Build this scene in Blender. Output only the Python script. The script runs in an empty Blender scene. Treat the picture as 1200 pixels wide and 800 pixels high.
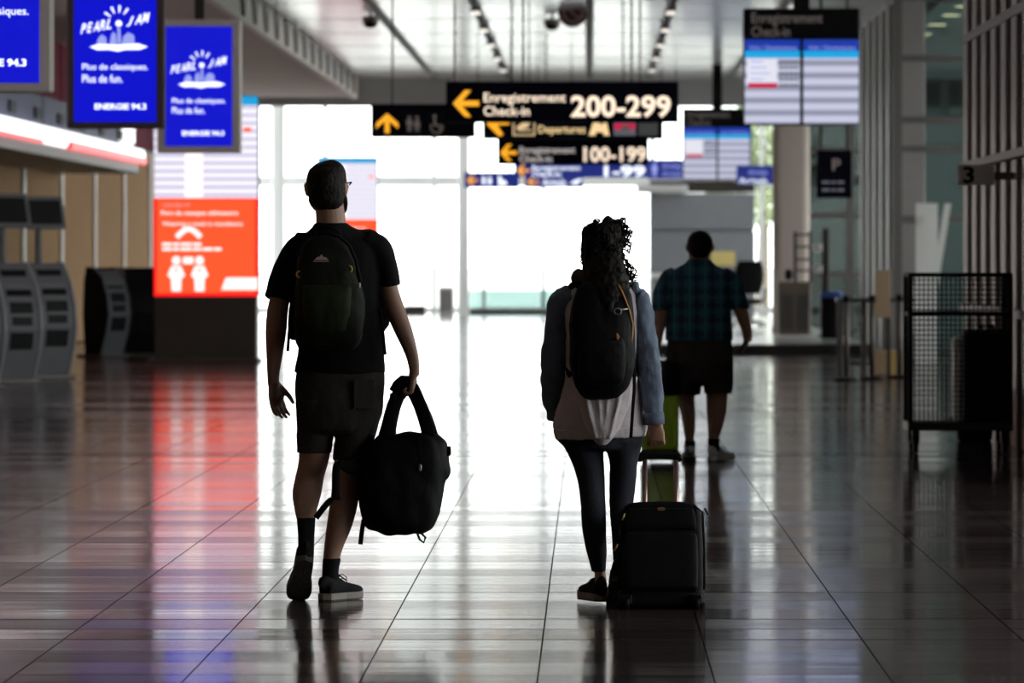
import bpy, math, random
from mathutils import Vector, Matrix, noise
random.seed(7)
R = math.radians
scene = bpy.context.scene
col = scene.collection

# ------------------------------------------------------------------ camera
F = 6600.0                      # focal length in pixels of the 1200 px wide frame (about 200 mm)
VX, VY, H = 692.0, 303.0, 1.43  # vanishing point of the hall and the eye height
cam_d = bpy.data.cameras.new('camera')
cam = bpy.data.objects.new('camera', cam_d); col.objects.link(cam)
cam.location = (0, 0, H); cam.rotation_euler = (R(90), 0, 0)
cam_d.sensor_width = 36.0; cam_d.lens = F / 1200.0 * 36.0
cam_d.shift_x = -(VX - 600) / 1200.0
cam_d.shift_y = -(400 - VY) / 1200.0
cam_d.clip_end = 3000
cam_d.dof.use_dof = True; cam_d.dof.focus_distance = 23.6; cam_d.dof.aperture_fstop = 6.3
scene.camera = cam

# ------------------------------------------------------------------ world, exposure
world = bpy.data.worlds.new('overcast_sky'); scene.world = world; world.use_nodes = True
bg = world.node_tree.nodes['Background']
bg.inputs[0].default_value = (1.0, 0.985, 0.975, 1); bg.inputs[1].default_value = 4.6
vs = scene.view_settings
vs.view_transform = 'Standard'; vs.look = 'None'; vs.gamma = 1.0; vs.exposure = 0.0
vs.use_curve_mapping = False

def portal(loc, rot, sx, sy):
    l = bpy.data.lights.new('daylight_portal', 'AREA'); l.shape = 'RECTANGLE'; l.size = sx; l.size_y = sy
    l.cycles.is_portal = True
    o = bpy.data.objects.new('daylight_portal', l); o.location = loc; o.rotation_euler = rot; col.objects.link(o)
portal((0, 150.4, 3.9), (R(-90), 0, 0), 20, 8)          # end glass wall
portal((9.3, 108, 2.5), (0, R(90), 0), 5, 38)         # glazed front beyond the second entrance
portal((9.3, 63, 2.5), (0, R(90), 0), 5, 30)            # glazed front between the entrance boxes
portal((9.3, 25, 2.5), (0, R(90), 0), 5, 22)            # glazed front beside the walkers

# ------------------------------------------------------------------ helpers
def P(px, py, D):
    return Vector(((px - VX) / F * D, D, H + (VY - py) / F * D))

class MB:
    def __init__(s): s.v = []; s.f = []
    def add(s, vs_, fs):
        b = len(s.v); s.v += [tuple(v) for v in vs_]; s.f += [tuple(i + b for i in f) for f in fs]; return s
    def box(s, x0, x1, y0, y1, z0, z1, M=None):
        vs_ = [Vector((x, y, z)) for z in (z0, z1) for y in (y0, y1) for x in (x0, x1)]
        if M is not None: vs_ = [M @ v for v in vs_]
        return s.add(vs_, [(0, 2, 3, 1), (4, 5, 7, 6), (0, 1, 5, 4), (2, 6, 7, 3), (0, 4, 6, 2), (1, 3, 7, 5)])
    def bbox(s, x0, x1, y0, y1, z0, z1, b=0.01, M=None):   # box with chamfered edges
        xs = (x0, x0 + b, x1 - b, x1)
        pts = []; idx = {}
        X = (x0, x1); Y = (y0, y1); Z = (z0, z1)
        def ins(a, k): return a[k] + (b if k == 0 else -b)
        for i in (0, 1):
            for j in (0, 1):
                for k in (0, 1):
                    for ax in range(3):
                        p = [ins(X, i), ins(Y, j), ins(Z, k)]; p[ax] = (X, Y, Z)[ax][(i, j, k)[ax]]
                        idx[(i, j, k, ax)] = len(pts); pts.append(Vector(p))
        fs = []
        for ax in range(3):
            o = [a for a in range(3) if a != ax]
            for e in (0, 1):
                q = []
                for (u, w) in ((0, 0), (0, 1), (1, 1), (1, 0)):
                    c = [0, 0, 0]; c[ax] = e; c[o[0]] = u; c[o[1]] = w; q.append(idx[(*c, ax)])
                fs.append(q)
            for u in (0, 1):
                for w in (0, 1):
                    a0 = [0, 0, 0]; a0[o[0]] = u; a0[o[1]] = w; a1 = list(a0); a1[ax] = 1
                    fs.append([idx[(*a0, o[0])], idx[(*a0, o[1])], idx[(*a1, o[1])], idx[(*a1, o[0])]])
        for i in (0, 1):
            for j in (0, 1):
                for k in (0, 1): fs.append([idx[(i, j, k, 0)], idx[(i, j, k, 1)], idx[(i, j, k, 2)]])
        if M is not None: pts = [M @ p for p in pts]
        return s.add(pts, fs)
    def prism(s, poly, y0, y1):            # polygon in x,z extruded along y
        n = len(poly)
        vs_ = [(x, y0, z) for x, z in poly] + [(x, y1, z) for x, z in poly]
        return s.add(vs_, [tuple(range(n)), tuple(range(2 * n - 1, n - 1, -1))] + [(i, i + n, (i + 1) % n + n, (i + 1) % n) for i in range(n)])
    def prism_x(s, poly, x0, x1):          # polygon in y,z extruded along x
        n = len(poly)
        vs_ = [(x0, y, z) for y, z in poly] + [(x1, y, z) for y, z in poly]
        return s.add(vs_, [tuple(range(n)), tuple(range(2 * n - 1, n - 1, -1))] + [(i, i + n, (i + 1) % n + n, (i + 1) % n) for i in range(n)])
    def tube(s, pts, r, n=8, r2=None, ref=None, flat=1.0):
        """swept tube; r number or list; flat scales the second axis (straps)"""
        pts = [Vector(p) for p in pts]; m = len(pts)
        rr = r if isinstance(r, (list, tuple)) else [r] * m
        keys = [(*pts[i], rr[i], rr[i] * flat) for i in range(m)]
        return s.loft(keys, n, 1, ref)
    def loft(s, keys, n=20, sub=4, ref=None, e=2.0):
        """keys (x,y,z,rx,ry) along a path; smooth interpolation; e>2 = squarer section"""
        K = [list(k) for k in keys]
        if sub > 1:
            out = []
            for i in range(len(K) - 1):
                p0 = K[max(i - 1, 0)]; p1 = K[i]; p2 = K[i + 1]; p3 = K[min(i + 2, len(K) - 1)]
                for j in range(sub):
                    t = j / sub
                    out.append([.5 * (2 * b + (c - a) * t + (2 * a - 5 * b + 4 * c - d) * t * t + (3 * b - a - 3 * c + d) * t ** 3) for a, b, c, d in zip(p0, p1, p2, p3)])
            out.append(K[-1]); K = out
        rings = []; upright = True
        for i in range(len(keys) - 1):
            t = Vector(keys[i + 1][:3]) - Vector(keys[i][:3])
            if t.length < 1e-9 or abs(t.z) < .72 * t.length: upright = False
        if ref or len(keys) < 3: upright = False
        for i, k in enumerate(K):
            a = Vector(K[max(i - 1, 0)][:3]); b = Vector(K[min(i + 1, len(K) - 1)][:3])
            t = (b - a); t = t.normalized() if t.length > 1e-9 else Vector((0, 0, 1))
            if upright: t = Vector((0, 0, 1 if t.z > 0 else -1))
            rf = Vector(ref) if ref else Vector((1, 0, 0))
            if abs(t.dot(rf)) > .95: rf = Vector((0, 1, 0)) if abs(t.y) < .9 else Vector((0, 0, 1))
            u = (rf - t * rf.dot(t)).normalized(); w = t.cross(u)
            c = Vector(k[:3]); ring = []
            for q in range(n):
                th = 2 * math.pi * q / n; cx, sx = math.cos(th), math.sin(th)
                cx = math.copysign(abs(cx) ** (2 / e), cx); sx = math.copysign(abs(sx) ** (2 / e), sx)
                ring.append(c + u * (max(k[3], 1e-4) * cx) + w * (max(k[4], 1e-4) * sx))
            rings.append(ring)
        vs_ = [v for r_ in rings for v in r_]; fs = []
        for i in range(len(rings) - 1):
            for q in range(n):
                fs.append((i * n + q, i * n + (q + 1) % n, (i + 1) * n + (q + 1) % n, (i + 1) * n + q))
        b = len(vs_); vs_ += [Vector(K[0][:3]), Vector(K[-1][:3])]; L = (len(rings) - 1) * n
        for q in range(n):
            fs.append((b, (q + 1) % n, q)); fs.append((b + 1, L + q, L + (q + 1) % n))
        return s.add(vs_, fs)
    def ball(s, c, rx, ry, rz, n=14, m=9):
        keys = []
        for i in range(m + 1):
            a = math.pi * i / m
            keys.append((c[0], c[1], c[2] - rz * math.cos(a), rx * math.sin(a), ry * math.sin(a)))
        return s.loft(keys, n, 1)
    def disc(s, cx, cz, r, y0, y1, n=18):
        return s.prism([(cx + r * math.cos(2 * math.pi * i / n), cz + r * math.sin(2 * math.pi * i / n)) for i in range(n)], y0, y1)
    def mesh(s, name):
        me = bpy.data.meshes.new(name); me.from_pydata(s.v, [], s.f); me.validate(); me.update(); return me
    def build(s, name, mat, parent=None, smooth=False, label=None):
        me = s.mesh(name)
        return link(name, me, mat, parent, smooth, label)

def link(name, me, mat, parent=None, smooth=False, label=None):
    o = bpy.data.objects.new(name, me); col.objects.link(o)
    if mat: 
        me.materials.clear(); me.materials.append(mat)
    if parent is not None: o.parent = parent
    if smooth: me.polygons.foreach_set('use_smooth', [True] * len(me.polygons))
    if label: o['label'] = label
    return o

def remesh(name, mb, mat, parent, voxel=.006, it=4, wr=0, wf=10, label=None, ratio=0):
    """weld overlapping lofts into one continuous skin"""
    me = mb.mesh(name); tmp = bpy.data.objects.new('tmp', me); col.objects.link(tmp)
    m = tmp.modifiers.new('r', 'REMESH'); m.mode = 'VOXEL'; m.voxel_size = voxel
    if it:
        q = tmp.modifiers.new('s', 'SMOOTH'); q.iterations = it; q.factor = .5
    dg = bpy.context.evaluated_depsgraph_get(); dg.update()
    me2 = bpy.data.meshes.new_from_object(tmp.evaluated_get(dg))
    bpy.data.objects.remove(tmp); bpy.data.meshes.remove(me); me2.name = name
    if wr:
        co = [v.co.copy() for v in me2.vertices]; no = [v.normal.copy() for v in me2.vertices]; flat = []
        for c, nn in zip(co, no):
            d = noise.noise(Vector((c.x * wf, c.y * wf, c.z * wf * .55))) + .5 * noise.noise(Vector((c.x * wf * 2.3 + 5, c.y * wf * 2.3, c.z * wf * 1.6)))
            flat += list(c + nn * (wr * d))
        me2.vertices.foreach_set('co', flat); me2.update()
    return link(name, me2, mat, parent, True, label)

def tag(o, label=None, cat=None, group=None, kind=None):
    if label: o['label'] = label
    if cat: o['category'] = cat
    if group: o['group'] = group
    if kind: o['kind'] = kind
    return o
def empty(name, loc, label=None, cat=None, group=None, kind=None, rz=0):
    o = bpy.data.objects.new(name, None); col.objects.link(o); o.location = loc; o.rotation_euler.z = rz
    o.empty_display_size = .1
    return tag(o, label, cat, group, kind)
def dup(o, parent=None):
    c = o.copy(); col.objects.link(c)
    if parent is not None: c.parent = parent
    for ch in list(o.children): dup(ch, c)
    return c

# ------------------------------------------------------------------ materials
def mat(name, rgb, rough=.6, metal=0.0, var=.12, scale=12, bump=0.0, bscale=60, emit=None, estr=0, spec=None, alpha=None):
    m = bpy.data.materials.new(name); m.use_nodes = True
    nt = m.node_tree; b = nt.nodes['Principled BSDF']
    b.inputs['Roughness'].default_value = rough; b.inputs['Metallic'].default_value = metal
    if spec is not None: b.inputs['Specular IOR Level'].default_value = spec
    tc = nt.nodes.new('ShaderNodeTexCoord')
    if var:
        nz = nt.nodes.new('ShaderNodeTexNoise'); nz.inputs['Scale'].default_value = scale; nz.inputs['Detail'].default_value = 4
        nt.links.new(tc.outputs['Object'], nz.inputs['Vector'])
        mx = nt.nodes.new('ShaderNodeMix'); mx.data_type = 'RGBA'
        mx.inputs[6].default_value = (*[c * (1 - var) for c in rgb], 1); mx.inputs[7].default_value = (*[min(1, c * (1 + var)) for c in rgb], 1)
        nt.links.new(nz.outputs['Fac'], mx.inputs[0]); nt.links.new(mx.outputs[2], b.inputs['Base Color'])
    else: b.inputs['Base Color'].default_value = (*rgb, 1)
    if bump:
        n2 = nt.nodes.new('ShaderNodeTexNoise'); n2.inputs['Scale'].default_value = bscale
        nt.links.new(tc.outputs['Object'], n2.inputs['Vector'])
        bp = nt.nodes.new('ShaderNodeBump'); bp.inputs['Strength'].default_value = bump; bp.inputs['Distance'].default_value = .01
        nt.links.new(n2.outputs['Fac'], bp.inputs['Height']); nt.links.new(bp.outputs['Normal'], b.inputs['Normal'])
    if emit:
        b.inputs['Emission Color'].default_value = (*emit, 1); b.inputs['Emission Strength'].default_value = estr
    return m
def emis(name, rgb, strength):
    return mat(name, (.02, .02, .02), .35, var=0, emit=rgb, estr=strength)
def glass(name, tint, refl=.0, dark=None):
    m = bpy.data.materials.new(name); m.use_nodes = True; nt = m.node_tree; nt.nodes.clear()
    out = nt.nodes.new('ShaderNodeOutputMaterial'); mx = nt.nodes.new('ShaderNodeMixShader')
    tr = nt.nodes.new('ShaderNodeBsdfTransparent'); tr.inputs[0].default_value = (*tint, 1)
    gl = nt.nodes.new('ShaderNodeBsdfGlossy'); gl.inputs['Roughness'].default_value = .03; gl.inputs[0].default_value = (.9, .95, .95, 1)
    fr = nt.nodes.new('ShaderNodeFresnel'); fr.inputs[0].default_value = 1.45
    ad = nt.nodes.new('ShaderNodeMath'); ad.operation = 'ADD'; ad.inputs[1].default_value = refl; ad.use_clamp = True
    nt.links.new(fr.outputs[0], ad.inputs[0]); nt.links.new(ad.outputs[0], mx.inputs[0])
    nt.links.new(tr.outputs[0], mx.inputs[1]); nt.links.new(gl.outputs[0], mx.inputs[2]); nt.links.new(mx.outputs[0], out.inputs[0])
    return m

def floor_material():
    m = bpy.data.materials.new('polished_dark_stone'); m.use_nodes = True; nt = m.node_tree; b = nt.nodes['Principled BSDF']; L = nt.links
    geo = nt.nodes.new('ShaderNodeNewGeometry')
    sep = nt.nodes.new('ShaderNodeSeparateXYZ'); L.new(geo.outputs['Position'], sep.inputs[0])
    # speckled stone colour
    nz = nt.nodes.new('ShaderNodeTexNoise'); nz.inputs['Scale'].default_value = 160; nz.inputs['Detail'].default_value = 3
    L.new(geo.outputs['Position'], nz.inputs['Vector'])
    cr = nt.nodes.new('ShaderNodeValToRGB'); cr.color_ramp.elements[0].position = .3; cr.color_ramp.elements[1].position = .7
    cr.color_ramp.elements[0].color = (.046, .033, .033, 1); cr.color_ramp.elements[1].color = (.112, .083, .082, 1)
    L.new(nz.outputs['Fac'], cr.inputs[0]); L.new(cr.outputs[0], b.inputs['Base Color'])
    # polish differs from row to row and along each row
    dv = nt.nodes.new('ShaderNodeMath'); dv.operation = 'MULTIPLY_ADD'; dv.inputs[1].default_value = 1 / .6; dv.inputs[2].default_value = -20.56 / .6 + 100
    L.new(sep.outputs['Y'], dv.inputs[0])
    fl = nt.nodes.new('ShaderNodeMath'); fl.operation = 'FLOOR'; L.new(dv.outputs[0], fl.inputs[0])
    wn = nt.nodes.new('ShaderNodeTexWhiteNoise'); wn.noise_dimensions = '1D'; L.new(fl.outputs[0], wn.inputs['W'])
    cm = nt.nodes.new('ShaderNodeCombineXYZ')
    sx = nt.nodes.new('ShaderNodeMath'); sx.operation = 'MULTIPLY'; sx.inputs[1].default_value = .25; L.new(sep.outputs['X'], sx.inputs[0])
    sy = nt.nodes.new('ShaderNodeMath'); sy.operation = 'MULTIPLY'; sy.inputs[1].default_value = 9.0; L.new(sep.outputs['Y'], sy.inputs[0])
    L.new(sx.outputs[0], cm.inputs[0]); L.new(sy.outputs[0], cm.inputs[1])
    n3 = nt.nodes.new('ShaderNodeTexNoise'); n3.inputs['Scale'].default_value = 1.0; n3.inputs['Detail'].default_value = 2
    L.new(cm.outputs[0], n3.inputs['Vector'])
    a1 = nt.nodes.new('ShaderNodeMath'); a1.operation = 'MULTIPLY_ADD'; a1.inputs[1].default_value = .07; a1.inputs[2].default_value = .075; L.new(wn.outputs['Value'], a1.inputs[0])
    a2 = nt.nodes.new('ShaderNodeMath'); a2.operation = 'MULTIPLY_ADD'; a2.inputs[1].default_value = .12; L.new(n3.outputs['Fac'], a2.inputs[0]); L.new(a1.outputs[0], a2.inputs[2])
    a3 = nt.nodes.new('ShaderNodeMath'); a3.operation = 'SUBTRACT'; a3.inputs[1].default_value = .05; L.new(a2.outputs[0], a3.inputs[0])
    L.new(a3.outputs[0], b.inputs['Roughness'])
    n4 = nt.nodes.new('ShaderNodeTexNoise'); n4.inputs['Scale'].default_value = .55; n4.inputs['Detail'].default_value = 2
    L.new(cm.outputs[0], n4.inputs['Vector'])
    bp = nt.nodes.new('ShaderNodeBump'); bp.inputs['Strength'].default_value = .5; bp.inputs['Distance'].default_value = .0012
    L.new(n4.outputs['Fac'], bp.inputs['Height']); L.new(bp.outputs['Normal'], b.inputs['Normal'])
    b.inputs['Specular IOR Level'].default_value = .4
    return m

M = {}
M['tile'] = floor_material()
M['grout'] = mat('dark_grout', (.012, .010, .010), .9)
M['ceil'] = mat('white_ceiling_panel', (.86, .86, .87), .17, var=.05, scale=2)
M['soffit'] = mat('taupe_soffit', (.56, .47, .43), .6, var=.06, scale=2)
M['grey_wall'] = mat('grey_bulkhead', (.42, .42, .42), .7, var=.06, scale=2)
M['wood'] = mat('tan_wood_panel', (.50, .31, .17), .8, var=.15, scale=3, spec=.05)
M['maroon'] = mat('maroon_panel', (.22, .035, .07), .8, var=.1, scale=2, spec=.08)
M['alu'] = mat('pale_aluminium', (.62, .61, .60), .4, metal=.3, var=.08)
M['dark_metal'] = mat('dark_bronze_metal', (.075, .065, .06), .4, metal=.5, var=.15)
M['mid_metal'] = mat('taupe_grey_metal', (.22, .20, .20), .45, metal=.3, var=.12)
M['fin'] = mat('pale_taupe_fin', (.42, .39, .385), .4, metal=.2, var=.1)
M['kiosk'] = mat('kiosk_grey', (.13, .13, .145), .55, var=.1, spec=.2)
M['white_paint'] = mat('white_painted_steel', (.85, .85, .85), .5, var=.04)
M['grey_clad'] = mat('grey_cladding', (.27, .28, .31), .5, var=.08, scale=3)
M['concrete'] = mat('pale_apron_concrete', (.62, .62, .60), .9, var=.1, scale=.3)
M['glass'] = glass('clear_glass', (.96, .99, .98))
M['teal_glass'] = glass('teal_glass', (.55, .66, .65), .10)
M['smoke_glass'] = glass('smoky_green_glass', (.15, .17, .165), .04)
M['black'] = mat('black_plastic', (.008, .008, .009), .5, var=.2, spec=.1)
M['frame'] = mat('dark_brown_monitor_frame', (.36, .28, .26), .6, var=.1, spec=.2)
M['silver'] = mat('grey_monitor_frame', (.82, .75, .71), .55, metal=.0, var=.08)
M['navy'] = mat('navy_black_sign_panel', (.004, .0045, .012), .6, var=.15, spec=.06)
M['blue_sign'] = emis('blue_sign_panel', (.010, .022, .20), 1.0)
M['amber'] = emis('amber_sign_arrow', (1.0, .42, .02), 1.15)
M['warm'] = emis('warm_white_sign_letter', (1.0, .80, .62), 1.25)
M['dim'] = emis('dim_white_sign_letter', (.75, .68, .66), .75)
M['cool'] = emis('cool_white_letter', (.85, .9, 1.0), 1.5)
M['dull'] = mat('faded_pictogram', (.25, .22, .22), .6, var=.1, emit=(.6, .5, .45), estr=.09)
M['screen_blue'] = emis('blue_screen', (.003, .006, .62), 1.0)
M['screen_white'] = emis('screen_white_print', (.85, .88, 1.0), 1.6)
M['screen_frost'] = emis('screen_pale_blue_print', (.35, .40, .9), 1.0)
M['led_red'] = emis('red_led_panel', (1.0, .085, .022), 1.25)
M['led_rim'] = emis('saturated_red_led_rim', (1.0, .005, .01), 1.35)
M['led_print'] = emis('led_white_print', (1.0, .90, .88), 1.25)
M['fids_blue'] = emis('flight_board_blue', (.01, .045, .42), .9)
M['fids_cyan'] = emis('flight_board_cyan', (.01, .42, .85), .9)
M['fids_red'] = emis('flight_board_red', (.60, .005, .06), 1.0)
M['fids_ink'] = mat('flight_board_ink', (.02, .02, .03), .5, emit=(.25, .25, .3), estr=.4)
M['lamp'] = emis('ceiling_lamp_glow', (1.0, .93, .84), 1.1)
M['row_white'] = emis('flight_row_white', (.82, .82, .92), .95)
M['strip'] = emis('white_light_strip', (1.0, .99, 1.0), 1.6)
M['red_strip'] = emis('red_light_strip', (1.0, .03, .05), 1.1)

def striped(name, c0, c1, step, strength, axis='Z', duty=.5):
    m = bpy.data.materials.new(name); m.use_nodes = True; nt = m.node_tree; b = nt.nodes['Principled BSDF']; L = nt.links
    tc = nt.nodes.new('ShaderNodeTexCoord'); sp = nt.nodes.new('ShaderNodeSeparateXYZ'); L.new(tc.outputs['Object'], sp.inputs[0])
    d = nt.nodes.new('ShaderNodeMath'); d.operation = 'DIVIDE'; d.inputs[1].default_value = step; L.new(sp.outputs[axis], d.inputs[0])
    pp = nt.nodes.new('ShaderNodeMath'); pp.operation = 'PINGPONG'; pp.inputs[1].default_value = .5; L.new(d.outputs[0], pp.inputs[0])
    cr = nt.nodes.new('ShaderNodeValToRGB'); cr.color_ramp.elements[0].position = .02; cr.color_ramp.elements[1].position = duty
    cr.color_ramp.elements[0].color = (*c0, 1); cr.color_ramp.elements[1].color = (*c1, 1); L.new(pp.outputs[0], cr.inputs[0])
    b.inputs['Base Color'].default_value = (.02, .02, .02, 1); b.inputs['Roughness'].default_value = .35
    L.new(cr.outputs[0], b.inputs['Emission Color']); b.inputs['Emission Strength'].default_value = strength
    return m
M['led_rows'] = striped('led_flight_rows', (.50, .45, .68), (.95, .93, 1), .11, 1.05, duty=.3)
M['fids_rows'] = striped('flight_board_rows', (.22, .24, .33), (.60, .61, .78), .15, 1.0, duty=.4)

# ================================================================== structure
XL, XR = -8.9, 9.0
# ---- floor: dark bed, 300 single tiles nearest the walkers, the remaining field joined
slab = MB().box(XL - .2, XR + .3, -8, 150.6, -.14, -.012).build('floor', M['grout']); tag(slab, kind='structure')
TS, TX0, TY0 = .6, .42, 20.56
def tile_mb(mb, x, y, tilt=0, w=TS, g=.0028, gy=.0007):
    a = w / 2 - g; c = w / 2 - gy; dz = c * tilt
    top = [(x - a, y - c, -dz), (x + a, y - c, -dz), (x + a, y + c, dz), (x - a, y + c, dz)]
    bot = [(x - a, y - c, -.0119), (x + a, y - c, -.0119), (x + a, y + c, -.0119), (x - a, y + c, -.0119)]
    mb.add(top + bot, [(0, 1, 2, 3)] + [(i, i + 4, (i + 1) % 4 + 4, (i + 1) % 4) for i in range(4)])
rt = random.Random(3)
row_tilt = {}
cand = []
for j in range(-48, 217):
    row_tilt[j] = rt.gauss(0, .0011)
    y = TY0 + (j + .5) * TS
    for i in range(-16, 15):
        x = TX0 + (i + .5) * TS
        if x < XL + .3 or x > XR - .3: continue
        px = VX + x / max(y, .1) * F
        vis = y > 18.6 and -120 < px < 1320
        cand.append((y, abs(x), i, j, x, vis))
cand.sort()
n_obj = 0; field = MB(); tm = MB(); tile_mb(tm, 0, 0); tile_me = None
for (y, _, i, j, x, vis) in cand:
    t = row_tilt[j] + rt.gauss(0, .0003)
    if vis and n_obj < 300:
        if tile_me is None:
            o = tm.build('tile', M['tile'], slab); tile_me = o.data
        else:
            o = bpy.data.objects.new('tile', tile_me); col.objects.link(o); o.parent = slab
        o.location = (x, y, 0); o.rotation_euler.x = t; n_obj += 1
    else: tile_mb(field, x, y, t)
o = field.build('tile_field', M['tile'], slab); tag(o, kind='stuff')

# ---- ceiling: high central panels, side soffits, fascias
CZ, CL, CR_, SZ, CE = 5.5, -5.25, 4.93, 5.05, 127.0
ceil = MB().box(XL - .2, XR + .3, -8, CE + .3, CZ + .06, CZ + .3).build('ceiling', M['grey_wall']); tag(ceil, kind='structure')
strips = [CL, -3.5, -1.85, -.02, 1.3, 3.1, CR_]
pan_cache = {}
for a, b_ in zip(strips[:-1], strips[1:]):
    w = b_ - a - .14
    me = None
    y = -7.9
    while y < CE:
        L_ = 5.86
        if me is None:
            o = MB().bbox(-w / 2, w / 2, 0, L_, 0, .07, .012).build('ceiling_panel', M['ceil'], ceil); me = o.data
        else:
            o = bpy.data.objects.new('ceiling_panel', me); col.objects.link(o); o.parent = ceil
        o.location = ((a + b_) / 2, y, CZ); y += 6.1 if y + 12 < CE + 6 else 99
for nm, x0, x1 in (('soffit_panel', XL, CL), ('soffit_panel', CR_, XR)):
    sd = empty('ceiling_left' if x0 < 0 else 'ceiling_right', (0, 0, 0), kind='structure')
    me = None; y = -7.9
    while y < CE - 1:
        o = MB().bbox(x0 + .01, x1 - .01, 0, 6.06, SZ, SZ + .08, .01).build(nm, M['soffit'] if x0 < 0 else M['grey_wall'], sd)
        o.location.y = y; y += 6.1
# fascias with their bracket plates
f1 = MB().box(CL - .12, CL, -7.9, CE, SZ - .02, CZ + .06).build('trim_1', M['silver']); tag(f1, kind='structure')
f2 = MB().box(CR_, CR_ + .12, -7.9, CE, SZ - .02, CZ + .06).build('trim_2', M['grey_wall']); tag(f2, kind='structure')
tri = None
for k in range(14):
    y = 84 + k * 3.05
    for par, x, sg in ((f1, CL, 1), (f2, CR_, -1)):
        m = MB().prism_x([(y, CZ), (y + 1.5, CZ), (y + .75, SZ + .03)], min(x, x + sg * .05), max(x, x + sg * .05))
        m.build('bracket_plate', M['mid_metal'] if sg > 0 else M['alu'], par)
# bulkhead at the end of the low hall, higher bright concourse beyond
bh = MB().box(XL - 1, XR + 1, CE + .3, CE + .7, 4.88, 8.2).build('wall_bulkhead', M['grey_wall']); tag(bh, kind='structure')
rf = MB().box(-10.6, 11, CE + .7, 150.8, 7.9, 8.2).build('ceiling_concourse', M['ceil']); tag(rf, kind='structure')

# ---- end glass wall: each pane, mullion and transom its own piece
def glazed(name, x0, x1, z0, z1, nx, zs, y, mw=.12, md=.2, gm='glass', fm='white_paint', rot=None, tw=.12):
    """glass wall in the x,z plane at y (or turned by rot about z at its origin)"""
    root = empty(name, (0, 0, 0), kind='structure')
    dx = (x1 - x0) / nx; zz = [z0] + zs + [z1]
    def put(nm, mb, m_):
        o = mb.build(nm, M[m_], root)
        if rot: o.matrix_local = rot
        else: o.location.y = y
    for i in range(nx + 1):
        x = x0 + i * dx
        put('mullion', MB().box(x - mw / 2, x + mw / 2, -md / 2, md / 2, z0, z1), fm)
    for i in range(nx):
        for k in range(len(zz) - 1):
            put('pane', MB().box(x0 + i * dx + mw / 2, x0 + (i + 1) * dx - mw / 2, -.006, .006, zz[k] + (tw / 2), zz[k + 1] - tw / 2), gm)
    for z in zz:
        for i in range(nx):
            put('transom', MB().box(x0 + i * dx + mw / 2, x0 + (i + 1) * dx - mw / 2, -md * .45, md * .45, max(z - tw / 2, z0), min(z + tw / 2, z1)), fm)
    return root
glazed('window_1', -10, 10.4, 0, 7.9, 7, [3.5], 150.4, tw=.26)
def turned(x): return Matrix.Translation((x, 0, 0)) @ Matrix.Rotation(R(90), 4, 'Z')
glazed('window_2', 128, 150.2, 0, 7.9, 6, [3.5], 0, rot=turned(-10.2), tw=.26)
glazed('window_3', 128, 150.2, 0, 7.9, 6, [3.5], 0, rot=turned(10.6), tw=.26)
# glazed front of the building on the right: beside the walkers and between the two entrance boxes
glazed('window_4', 14, 36, 0, 5.0, 8, [2.4], 0, rot=turned(9.1), fm='mid_metal')
glazed('window_5', 49, 78, 0, 5.0, 10, [2.4], 0, rot=turned(9.1), fm='mid_metal')
glazed('window_6', 78, 127, 0, 5.0, 14, [2.4], 0, rot=turned(9.1), fm='mid_metal')
w = MB().box(9, 9.4, -8, 14, 0, 5.1).box(9, 9.4, 36, 49, 0, 5.1).box(8.9, 9.4, -8, 127.3, 5.0, 5.8).build('wall_right', M['grey_wall']); tag(w, kind='structure')
w = MB().box(XL - .3, XR + .4, -8.4, -8, 0, 5.8).build('wall_back', M['grey_wall']); tag(w, kind='structure')

# ---- left wall: tan panels between pale vertical strips, maroon cladding above
wl = MB().box(XL - .3, XL - .03, -8, 128, 0, 5.6).build('wall_left', M['grey_wall']); tag(wl, kind='structure')
SP = 6.34
d0 = 8.9 * F / (692 - 174)             # strip nearest the display tower
ys = [d0 + SP * k for k in range(-19, 3)]
pm = mm = sm = None
for y in ys:
    if y > 126: continue
    L_ = SP - .30
    if pm is None:
        a = MB().bbox(-.03, .0, 0, L_, .12, 3.55, .008).build('wall_panel', M['wood'], wl); pm = a.data
        b_ = MB().bbox(-.03, .01, 0, L_, 3.6, SZ, .008).build('upper_panel', M['maroon'], wl); mm = b_.data
        c = MB().bbox(-.03, .05, 0, .26, 0, 3.55, .008).build('wall_strip', M['alu'], wl); sm = c.data
    else:
        a = link('wall_panel', pm, None, wl); b_ = link('upper_panel', mm, None, wl); c = link('wall_strip', sm, None, wl)
    a.location = (XL, y + .28, 0); b_.location = (XL, y + .28, 0); c.location = (XL, y, 0)
bb = MB().box(XL - .02, XL + .03, -8, 127, 0, .12).build('baseboard_left', M['wood']); tag(bb, kind='structure')

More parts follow.
